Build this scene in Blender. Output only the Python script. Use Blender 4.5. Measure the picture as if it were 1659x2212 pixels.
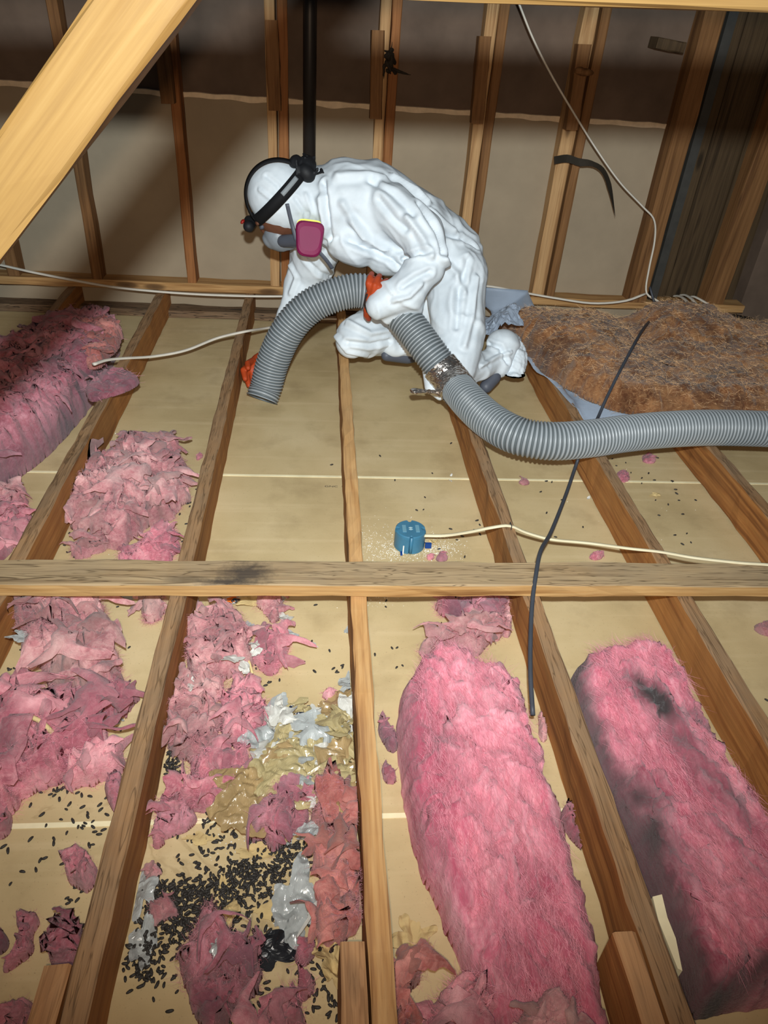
import bpy, math, random
import numpy as np
from mathutils import Vector, Matrix
from mathutils.bvhtree import BVHTree

for o in list(bpy.data.objects):
    bpy.data.objects.remove(o)
SC = bpy.context.scene
COL = SC.collection

# ------------------------------------------------------------------ camera
IW, IH = 1659.0, 2212.0
PITCH, YAW, ROLL, FPX = 0.6161, 0.11626, -0.07938, 1555.9
CAM = np.array([-0.1041, 0.0, 1.2846])
_f = np.array([math.sin(YAW)*math.cos(PITCH), math.cos(YAW)*math.cos(PITCH), -math.sin(PITCH)])
_r0 = np.array([math.cos(YAW), -math.sin(YAW), 0.0])
_d0 = np.cross(_f, _r0)
_R = math.cos(ROLL)*_r0 + math.sin(ROLL)*_d0
_D = -math.sin(ROLL)*_r0 + math.cos(ROLL)*_d0
camd = bpy.data.cameras.new('camera')
camo = bpy.data.objects.new('camera', camd)
COL.objects.link(camo)
camd.sensor_fit = 'VERTICAL'
camd.sensor_height = 36.0
camd.lens = 36.0*FPX/IH
camd.clip_start = 0.02
m = Matrix.Identity(4)
for i in range(3):
    m[i][0] = _R[i]; m[i][1] = -_D[i]; m[i][2] = -_f[i]; m[i][3] = CAM[i]
camo.matrix_world = m
SC.camera = camo

# ------------------------------------------------------------------ world, lamps, exposure
wd = bpy.data.worlds.new('world'); SC.world = wd
wd.use_nodes = True
wd.node_tree.nodes['Background'].inputs[0].default_value = (0.55, 0.62, 0.7, 1)
wd.node_tree.nodes['Background'].inputs[1].default_value = 0.05
SC.view_settings.view_transform = 'Standard'
SC.view_settings.look = 'None'
SC.view_settings.gamma = 1.0
SC.view_settings.use_curve_mapping = False
SC.view_settings.exposure = 0.0

def lamp(name, typ, loc, energy, color, radius, target=None, size=None, blend=1.0):
    l = bpy.data.lights.new(name, typ)
    l.use_nodes = True      # falloff dimmed close up to even near and far light, inverse square further off
    fo_ = l.node_tree.nodes.new('ShaderNodeLightFalloff'); fo_.inputs[0].default_value = 1.0; fo_.inputs[1].default_value = 3.0
    l.node_tree.links.new(fo_.outputs['Quadratic'], l.node_tree.nodes['Emission'].inputs['Strength'])
    l.energy = energy; l.color = color; l.shadow_soft_size = radius
    o = bpy.data.objects.new(name, l); COL.objects.link(o)
    o.location = loc
    if typ == 'SPOT':
        l.spot_size = size; l.spot_blend = blend
        d = Vector(target)-Vector(loc)
        o.rotation_euler = d.to_track_quat('-Z', 'Y').to_euler()
    return o
# the photographer's head torch, 20 cm above the lens, and the phone's own warm light beside the lens
lamp('head_torch_light', 'SPOT', (-0.10, -0.02, 1.48), 445, (0.84, 0.95, 1.0), 0.022, (0.12, 2.7, 0.20), math.radians(107), 1.0)
lamp('phone_light', 'SPOT', (-0.125, -0.03, 1.30), 105, (1.0, 0.72, 0.48), 0.012, (0.1, 2.6, 0.2), math.radians(140), 1.0)

# ------------------------------------------------------------------ pixel -> place helpers
def ray(px, py):
    return _f + (px-829.5)/FPX*_R + (py-1106.0)/FPX*_D
def PZ(px, py, z=0.0):
    d = ray(px, py); t = (z-CAM[2])/d[2]
    return CAM + t*d
def PY(px, py, Y):
    d = ray(px, py); t = (Y-CAM[1])/d[1]
    return CAM + t*d
RNG = np.random.default_rng(7)
random.seed(7)

# ------------------------------------------------------------------ noise (numpy gradient noise)
def _h(ix, iy, iz, s):
    h = (ix*np.uint32(374761393) + iy*np.uint32(668265263) + iz*np.uint32(2246822519) + np.uint32(s)*np.uint32(3266489917))
    h = (h ^ (h >> np.uint32(13)))*np.uint32(1274126177)
    h = (h ^ (h >> np.uint32(16)))*np.uint32(2654435761)
    return h ^ (h >> np.uint32(15))
def noise(p, seed=0):
    p = np.asarray(p, float)
    with np.errstate(over='ignore'):
        i = np.floor(p).astype(np.int64); f = p-i
        iu = (i & 0xffffffff).astype(np.uint32)
        u = f*f*f*(f*(f*6-15)+10)
        out = 0
        for dx in (0, 1):
            for dy in (0, 1):
                for dz in (0, 1):
                    h = _h(iu[:, 0]+np.uint32(dx), iu[:, 1]+np.uint32(dy), iu[:, 2]+np.uint32(dz), seed)
                    gx = (h & np.uint32(1023)).astype(float)/511.5-1
                    gy = ((h >> np.uint32(10)) & np.uint32(1023)).astype(float)/511.5-1
                    gz = ((h >> np.uint32(20)) & np.uint32(1023)).astype(float)/511.5-1
                    w = (u[:, 0] if dx else 1-u[:, 0])*(u[:, 1] if dy else 1-u[:, 1])*(u[:, 2] if dz else 1-u[:, 2])
                    out = out + w*(gx*(f[:, 0]-dx)+gy*(f[:, 1]-dy)+gz*(f[:, 2]-dz))
    return out*1.3
def fbm(p, seed=0, octs=4, gain=0.5):
    a = 1; t = 0
    for k in range(octs):
        t = t + a*noise(p*(2.03**k), seed+k*17); a *= gain
    return t
def ridged(p, seed=0, octs=3, gain=0.5):
    a = 1; t = 0; n = 0
    for k in range(octs):
        t = t + a*(1-np.abs(noise(p*(2.1**k), seed+k*13))*2.2); n += a; a *= gain
    return t/n

# ------------------------------------------------------------------ mesh + object helpers
def mesh_np(name, V, F, smooth=True, mats=(), midx=None, attrs=None):
    V = np.asarray(V, np.float32); me = bpy.data.meshes.new(name)
    if isinstance(F, np.ndarray):
        k = F.shape[1]; n = len(F)
        me.vertices.add(len(V)); me.vertices.foreach_set('co', V.ravel())
        me.loops.add(n*k); me.loops.foreach_set('vertex_index', F.astype(np.int32).ravel())
        me.polygons.add(n); me.polygons.foreach_set('loop_start', np.arange(0, n*k, k, dtype=np.int32))
        me.update(calc_edges=True)
    else:
        me.from_pydata(V.tolist(), [], F); me.update()
    me.polygons.foreach_set('use_smooth', np.full(len(me.polygons), smooth))
    for mt in mats: me.materials.append(mt)
    if midx is not None: me.polygons.foreach_set('material_index', np.asarray(midx, np.int32))
    for k, v in (attrs or {}).items():
        a = me.attributes.new(k, 'FLOAT', 'POINT'); a.data.foreach_set('value', np.asarray(v, np.float32))
    me.validate(); me.update()
    return me
def link(name, me, parent=None, loc=None):
    o = bpy.data.objects.new(name, me); COL.objects.link(o)
    if loc is not None: o.location = Vector(loc)
    if parent is not None: o.parent = parent
    return o
def empty(name, loc):
    o = bpy.data.objects.new(name, None); COL.objects.link(o); o.location = Vector(loc); o.empty_display_size = 0.05
    return o
def tag(o, label=None, cat=None, group=None, kind=None):
    if label: o['label'] = label
    if cat: o['category'] = cat
    if group: o['group'] = group
    if kind: o['kind'] = kind
    return o
class MB:
    def __init__(s): s.v = []; s.f = []; s.m = []
    def add(s, V, F, mi=0):
        n = len(s.v); s.v += [tuple(map(float, q)) for q in V]
        for f in F: s.f.append([n+i for i in f]); s.m.append(mi)
    def box(s, a, b, mi=0, bev=0.0):
        x0, y0, z0 = a; x1, y1, z1 = b
        s.add([(x0,y0,z0),(x1,y0,z0),(x1,y1,z0),(x0,y1,z0),(x0,y0,z1),(x1,y0,z1),(x1,y1,z1),(x0,y1,z1)],
              [(0,3,2,1),(4,5,6,7),(0,1,5,4),(1,2,6,5),(2,3,7,6),(3,0,4,7)], mi)
    def tube(s, pts, r, n=10, mi=0, flat=1.0, cap=True, up=(0, 0, 1)):
        V, F = tube_arrays(pts, r, n, flat, cap, up); s.add(V, F, mi)
    def prism(s, poly, axis_o, ux, uy, un, d, mi=0):
        o = np.array(axis_o, float); ux = np.array(ux, float); uy = np.array(uy, float); un = np.array(un, float)
        k = len(poly); A = [o+p[0]*ux+p[1]*uy for p in poly]; B = [a+un*d for a in A]
        s.add(A+B, [list(range(k))[::-1], list(range(k, 2*k))]+[(i, (i+1) % k, k+(i+1) % k, k+i) for i in range(k)], mi)
    def build(s, name, mats, parent=None, smooth=False, loc=None):
        if not isinstance(mats, (list, tuple)): mats = [mats]
        V = np.array(s.v)
        if loc is not None: V = V-np.array(loc)
        me = mesh_np(name, V, s.f, smooth, mats, s.m)
        return link(name, me, parent, loc)
def tube_arrays(pts, r, n=10, flat=1.0, cap=True, up=(0, 0, 1)):
    P = np.array(pts, float); k = len(P)
    rr = np.full(k, r) if np.isscalar(r) else np.array(r, float)
    T = np.gradient(P, axis=0); T /= np.linalg.norm(T, axis=1)[:, None]+1e-12
    a = np.array(up, float); V = []
    u = a-T[0]*(a@T[0])
    if np.linalg.norm(u) < 1e-3: u = np.array([1., 0, 0])-T[0]*T[0][0]
    for i in range(k):
        u = u-T[i]*(u@T[i]); u /= np.linalg.norm(u)+1e-12
        w = np.cross(T[i], u)
        for j in range(n):
            t = 2*math.pi*j/n
            V.append(P[i]+rr[i]*(math.cos(t)*w+math.sin(t)*u*flat))
    F = [(i*n+j, i*n+(j+1) % n, (i+1)*n+(j+1) % n, (i+1)*n+j) for i in range(k-1) for j in range(n)]
    if cap: F += [list(range(n))[::-1], list(range((k-1)*n, k*n))]
    return V, F
def spline(pts, n=60):
    P = np.array(pts, float); k = len(P)
    d = np.r_[0, np.cumsum(np.linalg.norm(np.diff(P, axis=0), axis=1)**0.5)]
    t = np.linspace(0, d[-1], n); out = []
    for x in t:
        i = min(max(np.searchsorted(d, x, side='right')-1, 0), k-2)
        p0 = P[max(i-1, 0)]; p1 = P[i]; p2 = P[i+1]; p3 = P[min(i+2, k-1)]
        h = d[i+1]-d[i]; s = (x-d[i])/h
        m1 = (p2-p0)/(d[i+1]-d[max(i-1, 0)])*h; m2 = (p3-p1)/(d[min(i+2, k-1)]-d[i])*h
        out.append((2*s**3-3*s**2+1)*p1+(s**3-2*s**2+s)*m1+(-2*s**3+3*s**2)*p2+(s**3-s**2)*m2)
    out = np.array(out)
    L = np.r_[0, np.cumsum(np.linalg.norm(np.diff(out, axis=0), axis=1))]
    q = np.linspace(0, L[-1], n)
    return np.stack([np.interp(q, L, out[:, c]) for c in range(3)], 1)

# ------------------------------------------------------------------ materials
def s2l(c):
    return tuple(((x/255)/12.92 if x <= 10.3 else ((x/255+0.055)/1.055)**2.4) for x in c)
class NT:
    def __init__(s, name):
        s.mat = bpy.data.materials.new(name); s.mat.use_nodes = True
        s.t = s.mat.node_tree; s.b = s.t.nodes['Principled BSDF']
    def n(s, typ, **kw):
        nd = s.t.nodes.new(typ)
        for k, v in kw.items():
            if k.startswith('i_'): nd.inputs[k[2:].replace('_', ' ')].default_value = v
            else: setattr(nd, k, v)
        return nd
    def l(s, a, b): s.t.links.new(a, b)
    def coord(s, kind='Object', scale=(1, 1, 1), loc=(0, 0, 0), rnd=0.0, rot=(0, 0, 0)):
        tc = s.n('ShaderNodeTexCoord'); src = tc.outputs[kind]
        if rnd:
            oi = s.n('ShaderNodeObjectInfo'); mu = s.n('ShaderNodeMath', operation='MULTIPLY'); mu.inputs[1].default_value = rnd
            s.l(oi.outputs['Random'], mu.inputs[0])
            ad = s.n('ShaderNodeVectorMath', operation='ADD'); s.l(src, ad.inputs[0]); s.l(mu.outputs[0], ad.inputs[1]); src = ad.outputs[0]
        mp = s.n('ShaderNodeMapping'); mp.inputs['Scale'].default_value = scale; mp.inputs['Location'].default_value = loc; mp.inputs['Rotation'].default_value = rot
        s.l(src, mp.inputs[0]); return mp.outputs[0]
    def noise(s, vec, scale=5, detail=4, rough=0.55, dist=0.0):
        nd = s.n('ShaderNodeTexNoise'); nd.inputs['Scale'].default_value = scale; nd.inputs['Detail'].default_value = detail
        nd.inputs['Roughness'].default_value = rough; nd.inputs['Distortion'].default_value = dist
        if vec is not None: s.l(vec, nd.inputs['Vector'])
        return nd.outputs['Fac']
    def ramp(s, fac, stops):
        r = s.n('ShaderNodeValToRGB'); e = r.color_ramp.elements
        while len(e) < len(stops): e.new(0.5)
        for i, (p, c) in enumerate(stops):
            e[i].position = p; e[i].color = (*c, 1) if len(c) == 3 else c
        s.l(fac, r.inputs[0]); return r.outputs[0]
    def mix(s, fac, a, b, mode='MIX'):
        x = s.n('ShaderNodeMix', data_type='RGBA', blend_type=mode)
        for sock, v in ((x.inputs[0], fac), (x.inputs[6], a), (x.inputs[7], b)):
            if hasattr(v, 'is_output'): s.l(v, sock)
            elif isinstance(v, (int, float)): sock.default_value = v
            else: sock.default_value = (*v, 1)
        return x.outputs[2]
    def bump(s, h, strength=0.3, dist=0.002):
        b = s.n('ShaderNodeBump'); b.inputs['Strength'].default_value = strength; b.inputs['Distance'].default_value = dist
        s.l(h, b.inputs['Height']); s.l(b.outputs[0], s.b.inputs['Normal'])
    def set(s, color=None, rough=0.8, spec=0.3, **kw):
        if color is not None:
            if hasattr(color, 'is_output'): s.l(color, s.b.inputs['Base Color'])
            else: s.b.inputs['Base Color'].default_value = (*color, 1)
        s.b.inputs['Roughness'].default_value = rough
        s.b.inputs['Specular IOR Level'].default_value = spec
        for k, v in kw.items(): s.b.inputs[k.replace('_', ' ')].default_value = v
        return s.mat

def wood(name, light, mid, dark, grain=1.0, spots=(), dust=None, dustamt=0.5, rough=0.75, check=0.0, axis=1, knots=True):
    t = NT(name)
    sc = [26, 26, 26]; sc[axis] = 1.1
    v = t.coord('Object', tuple(sc), rnd=37.0)
    n1 = t.noise(v, 1.0*grain, 3, 0.5, 0.7)
    sc2 = [150, 150, 150]; sc2[axis] = 5
    v2 = t.coord('Object', tuple(sc2), rnd=11.0)
    n2 = t.noise(v2, 1.0, 3, 0.6)
    # growth rings
    mu = t.n('ShaderNodeMath', operation='MULTIPLY'); mu.inputs[1].default_value = 16.0; t.l(n1, mu.inputs[0])
    sn = t.n('ShaderNodeMath', operation='SINE'); t.l(mu.outputs[0], sn.inputs[0])
    ab = t.n('ShaderNodeMath', operation='MULTIPLY_ADD'); ab.inputs[1].default_value = 0.5; ab.inputs[2].default_value = 0.5; t.l(sn.outputs[0], ab.inputs[0])
    c = t.ramp(ab.outputs[0], [(0.0, dark), (0.35, mid), (1.0, light)])
    c = t.mix(0.5, c, t.ramp(n2, [(0.3, dark), (0.55, mid), (0.75, light)]))
    if knots:
        sk = [9, 9, 9]; sk[axis] = 2.6
        vk = t.coord('Object', tuple(sk), rnd=53.0)
        vo = t.n('ShaderNodeTexVoronoi'); vo.inputs['Scale'].default_value = 1.0; t.l(vk, vo.inputs['Vector'])
        kf = t.ramp(vo.outputs['Distance'], [(0.0, (1, 1, 1)), (0.10, (0.75, 0.75, 0.75)), (0.16, (0, 0, 0))])
        c = t.mix(kf, c, tuple(x*0.42 for x in dark))
    if dust is not None:
        vd = t.coord('Object', (6, 6, 6), rnd=7.0)
        nd = t.noise(vd, 1.0, 5, 0.65)
        f = t.ramp(nd, [(0.36, (dustamt*0.35,)*3), (0.62, (dustamt,)*3)])
        c = t.mix(f, c, dust)
    if check > 0:
        sc3 = [70, 70, 70]; sc3[axis] = 3.2
        v3 = t.coord('Object', tuple(sc3), rnd=29.0)
        n3 = t.noise(v3, 1.0, 2, 0.5, 1.2)
        f3 = t.ramp(n3, [(0.455, (0, 0, 0)), (0.49, (check,)*3), (0.525, (0, 0, 0))])
        c = t.mix(f3, c, tuple(x*0.3 for x in dark))
    for (sx_, sy_, rx_, ry_) in spots:      # dirt smudges at fixed places on the timber
        vs_ = t.coord('Object', (1/rx_, 1/ry_, 1.0), loc=(-sx_/rx_, -sy_/ry_, 0.0))
        ln = t.n('ShaderNodeVectorMath', operation='LENGTH'); t.l(vs_, ln.inputs[0])
        nn = t.noise(t.coord('Object', (60, 60, 60)), 1.0, 4, 0.7)
        ma = t.n('ShaderNodeMath', operation='MULTIPLY_ADD'); ma.inputs[1].default_value = 0.9; t.l(nn, ma.inputs[0]); t.l(ln.outputs['Value'], ma.inputs[2])
        hf_ = t.n('ShaderNodeMath', operation='MULTIPLY'); hf_.inputs[1].default_value = 0.62; t.l(ma.outputs[0], hf_.inputs[0]); ma = hf_
        c = t.mix(t.ramp(ma.outputs[0], [(0.42, (0.85,)*3), (0.85, (0.0,)*3)]), c, (0.05, 0.04, 0.035))
    t.bump(n2, 0.35, 0.0015)
    return t.set(c, rough, 0.25)

def L(*c): return s2l(c)
M = {}
M['joist_side'] = wood('joist_side', L(184,128,70), L(154,98,50), L(108,64,30), dust=L(140,104,68), dustamt=0.25)
M['joist_top'] = wood('joist_top', L(176,136,95), L(146,106,68), L(90,60,36), dust=L(140,117,92), dustamt=0.65, check=0.6)
M['joist_top_dry'] = wood('joist_top_dry', L(200,152,104), L(176,122,78), L(122,76,44), dust=L(160,136,108), dustamt=0.3, check=0.3)
M['pale_top'] = wood('pale_top', L(216,172,116), L(194,144,88), L(142,92,50), dust=L(176,150,116), dustamt=0.25, knots=False)
M['cross'] = wood('cross', L(188,162,124), L(166,137,99), L(112,84,56), dust=L(152,134,108), dustamt=0.55, check=0.75, axis=0, spots=((-0.665, -0.004, 0.085, 0.06), (-0.71, -0.035, 0.09, 0.02)))
M['cross_front'] = wood('cross_front', L(204,166,112), L(178,136,84), L(128,88,48), axis=0)
M['yellow'] = wood('yellow', L(158,126,76), L(144,110,60), L(118,84,42), axis=2, knots=False, rough=0.6)
M['yellow_x'] = wood('yellow_x', L(160,128,78), L(146,112,62), L(120,86,44), axis=0, knots=False)
M['stud_red'] = wood('stud_red', L(158,106,62), L(134,84,46), L(98,58,28), axis=2)
M['stud_pale'] = wood('stud_pale', L(196,158,112), L(174,134,90), L(134,96,60), axis=2)
M['stud_brown'] = wood('stud_brown', L(140,100,62), L(116,80,46), L(84,54,30), axis=2)
M['dark_board'] = wood('dark_board', L(88,70,48), L(70,54,36), L(44,33,20), axis=2)
M['old_plate'] = wood('old_plate', L(128,100,74), L(98,72,50), L(54,38,26), dust=L(120,104,84), dustamt=0.4, check=0.9, axis=0)
M['plate'] = wood('plate', L(192,152,102), L(170,128,80), L(124,86,50), axis=0)

def mat_drywall():
    t = NT('gypsum_board_paper')
    v = t.coord('Object')
    n1 = t.noise(v, 3.0, 5, 0.55)
    c = t.ramp(n1, [(0.3, L(180,158,116)), (0.5, L(195,173,130)), (0.7, L(205,184,143))])
    vs = t.coord('Object', (1.3, 30, 1)); n2 = t.noise(vs, 1.0, 3, 0.5)
    c = t.mix(t.ramp(n2, [(0.55, (0, 0, 0)), (0.8, (0.35, 0.35, 0.35))]), c, L(226,204,164))
    # water rings in the foreground bays
    vw = t.coord('Object', (5, 5, 5)); n3 = t.noise(vw, 1.0, 4, 0.6, 1.0)
    ring = t.ramp(n3, [(0.53, (0, 0, 0)), (0.565, (0.30,)*3), (0.60, (0.0,)*3)])
    ob = t.n('ShaderNodeTexCoord'); sp = t.n('ShaderNodeSeparateXYZ'); t.l(ob.outputs['Object'], sp.inputs[0])
    def reg(sock, a, b):
        r = t.n('ShaderNodeMapRange', interpolation_type='SMOOTHSTEP'); r.inputs[1].default_value = a; r.inputs[2].default_value = b; t.l(sock, r.inputs[0]); return r.outputs[0]
    mx = t.n('ShaderNodeMath', operation='MULTIPLY'); t.l(reg(sp.outputs[1], 0.98, 0.86), mx.inputs[0]); t.l(reg(sp.outputs[1], 0.35, 0.6), mx.inputs[1])
    m2 = t.n('ShaderNodeMath', operation='MULTIPLY'); t.l(mx.outputs[0], m2.inputs[0]); t.l(reg(sp.outputs[0], 0.02, -0.08), m2.inputs[1])
    m3 = t.n('ShaderNodeMath', operation='MULTIPLY'); t.l(m2.outputs[0], m3.inputs[0]); t.l(ring, m3.inputs[1])
    c = t.mix(m3.outputs[0], c, L(122,96,58))
    # fine dirt specks
    v5 = t.coord('Object', (260, 260, 260)); n5 = t.noise(v5, 1.0, 2, 0.5)
    c = t.mix(t.ramp(n5, [(0.66, (0, 0, 0)), (0.74, (0.5,)*3)]), c, L(120,100,70))
    v6 = t.coord('Object', (7, 7, 7)); n6 = t.noise(v6, 1.0, 5, 0.6)
    c = t.mix(t.ramp(n6, [(0.52, (0, 0, 0)), (0.72, (0.40,)*3)]), c, L(152,130,94))
    n4 = t.noise(t.coord('Object', (40, 90, 40)), 1.0, 4, 0.6)
    t.bump(n4, 0.12, 0.002)
    return t.set(c, 0.62, 0.3)
M['drywall'] = mat_drywall()
def simple(name, col, rough=0.7, spec=0.3, var=0.12, scale=12, bump=0.0, bs=60, **kw):
    t = NT(name); v = t.coord('Object'); n = t.noise(v, scale, 4, 0.6)
    a = tuple(x*(1-var) for x in col); b = tuple(min(1, x*(1+var)) for x in col)
    c = t.ramp(n, [(0.3, a), (0.7, b)])
    if bump: t.bump(t.noise(t.coord('Object'), bs, 4, 0.6), bump, 0.003)
    return t.set(c, rough, spec, **kw)
M['seam'] = simple('seam_paper', L(236,224,184), 0.7)
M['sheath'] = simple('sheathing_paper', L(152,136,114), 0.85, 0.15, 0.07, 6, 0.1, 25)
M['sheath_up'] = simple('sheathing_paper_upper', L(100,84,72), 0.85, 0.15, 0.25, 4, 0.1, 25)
M['cream'] = simple('torn_paper_edge', L(226,206,178), 0.8, 0.2, 0.1, 40)
M['black_pipe'] = simple('black_pipe_plastic', L(36,32,30), 0.45, 0.4)
M['black'] = simple('black_rubber', L(26,27,30), 0.6, 0.3, 0.2)
M['cable_grey'] = simple('dark_cable_sheath', L(62,66,74), 0.5, 0.4)
M['cable'] = simple('cream_cable_sheath', L(222,210,176), 0.5, 0.4, 0.06, 20)
M['cable_w'] = simple('white_cable_sheath', L(214,206,192), 0.5, 0.4, 0.06, 20)
M['blue'] = simple('blue_box_plastic', L(62,116,144), 0.4, 0.45, 0.12, 25)
M['blue_dk'] = simple('dark_blue_tab', L(22,62,128), 0.45, 0.4)
M['white_dust'] = simple('white_plaster_crumb', L(222,222,216), 0.9, 0.1)
M['suit'] = None
def mat_suit():
    t = NT('white_coverall_fabric'); v = t.coord('Object')
    n = t.noise(v, 9, 4, 0.6)
    c = t.ramp(n, [(0.3, L(200,209,216)), (0.6, L(216,224,230))])
    nd = t.noise(t.coord('Object', (4, 4, 4)), 1.0, 5, 0.7)
    c = t.mix(t.ramp(nd, [(0.6, (0, 0, 0)), (0.8, (0.25,)*3)]), c, L(150,144,138))
    n2 = t.noise(t.coord('Object', (30, 30, 30)), 1.0, 5, 0.6, 1.0)
    t.bump(n2, 0.15, 0.004)
    return t.set(c, 0.6, 0.3)
M['suit'] = mat_suit()
M['hose'] = simple('grey_hose_web', L(92,99,102), 0.5, 0.4, 0.06, 8)
M['hose_rib'] = simple('grey_hose_rib', L(150,156,160), 0.38, 0.5, 0.05, 8)
M['foil'] = simple('silver_tape', (0.62, 0.57, 0.53), 0.24, 0.5, 0.1, 30, 0.9, 45, Metallic=0.95)
M['glove'] = simple('orange_glove_rubber', L(172,64,24), 0.6, 0.35, 0.15, 40)
M['glove_k'] = simple('dark_glove_cuff', L(52,40,36), 0.7, 0.2)
M['skin'] = simple('face_skin', L(104,66,48), 0.55, 0.35, 0.08, 30)
M['mask'] = simple('grey_mask_rubber', L(128,134,140), 0.45, 0.4, 0.05)
M['mask_dk'] = simple('dark_grey_mask_parts', L(78,82,92), 0.5, 0.4, 0.05)
M['magenta'] = simple('magenta_filter_plastic', L(124,18,72), 0.6, 0.45, 0.05)
M['lime'] = simple('yellow_filter_ring', L(222,222,44), 0.4, 0.45, 0.05)
M['strap'] = simple('black_elastic_strap', L(24,24,26), 0.75, 0.2, 0.2)
M['strap_grey'] = simple('grey_strap_badge', L(140,146,150), 0.6, 0.3, 0.1)
M['red'] = simple('red_lamp_button', L(150,34,26), 0.4, 0.5)
M['plastic_blue'] = simple('blue_grey_plastic_film', L(150,162,178), 0.28, 0.55, 0.08, 6, 0.4, 20)
M['drop'] = simple('dark_dropping', L(50,47,44), 0.6, 0.35, 0.3, 300)
M['tape_blk'] = simple('black_tape', L(44,38,30), 0.75, 0.2, 0.2)
M['grey_metal'] = simple('grey_flashing', L(60,58,54), 0.5, 0.5, 0.15, 20)
M['ink'] = simple('printed_ink', L(62,58,56), 0.8, 0.1)

def mat_fibre(name, light, mid, dark, stain=L(66,57,58), rough=1.0, flow=(1, 1, 1), amt=1.0):
    t = NT(name)
    v = t.coord('Object', flow, rnd=19.0)
    n1 = t.noise(v, 9, 5, 0.65, 0.8)
    c = t.ramp(n1, [(0.28, dark), (0.48, mid), (0.72, light)])
    n2 = t.noise(t.coord('Object', tuple(x*6 for x in flow), rnd=5.0), 12, 4, 0.7, 0.6)
    c = t.mix(t.ramp(n2, [(0.42, (0, 0, 0)), (0.75, (0.75,)*3)]), c, light)
    n4 = t.noise(t.coord('Object', flow, rnd=3.0), 4.5, 3, 0.6, 0.6)
    c = t.mix(t.ramp(n4, [(0.40, (0.55,)*3), (0.52, (0.0,)*3)]), c, dark)
    c = t.mix(t.ramp(n4, [(0.55, (0.0,)*3), (0.70, (0.5,)*3)]), c, light)
    at = t.n('ShaderNodeAttribute', attribute_name='stain')
    c = t.mix(at.outputs['Fac'], c, stain)
    n3 = t.noise(t.coord('Object', tuple(x*10 for x in flow)), 12, 4, 0.75, 0.5)
    t.bump(n3, 0.6, 0.006)
    t.b.inputs['Sheen Weight'].default_value = 0.25
    t.b.inputs['Sheen Roughness'].default_value = 0.5
    return t.set(c, rough, 0.1)
M['pink'] = mat_fibre('pink_glass_wool', L(238,172,182), L(206,110,130), L(160,66,88), flow=(1.6, 0.5, 1.6))
M['pink_mid'] = mat_fibre('rose_glass_wool', L(228,168,172), L(192,112,124), L(132,68,82), stain=L(120,84,90))
M['pink_dull'] = mat_fibre('dusty_pink_glass_wool', L(222,178,174), L(188,124,128), L(130,80,86), stain=L(104,88,80))
M['pink_purple'] = mat_fibre('greyed_pink_glass_wool', L(204,146,156), L(168,94,106), L(106,58,70), stain=L(92,72,82))
M['pink_brown'] = mat_fibre('brownish_pink_glass_wool', L(214,150,140), L(182,104,98), L(124,66,62), stain=L(84,64,54))
M['brown'] = mat_fibre('brown_glass_wool', L(168,124,84), L(116,74,46), L(66,38,24), stain=L(60,40,30))
M['f_pink'] = simple('pale_pink_fibres', L(230,152,168), 0.9, 0.1, 0.15, 20)
M['f_dull'] = simple('dull_pink_fibres', L(196,136,144), 0.9, 0.1, 0.15, 20)
M['f_brown'] = simple('straw_fibres', L(222,180,136), 0.75, 0.2, 0.25, 15)

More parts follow.
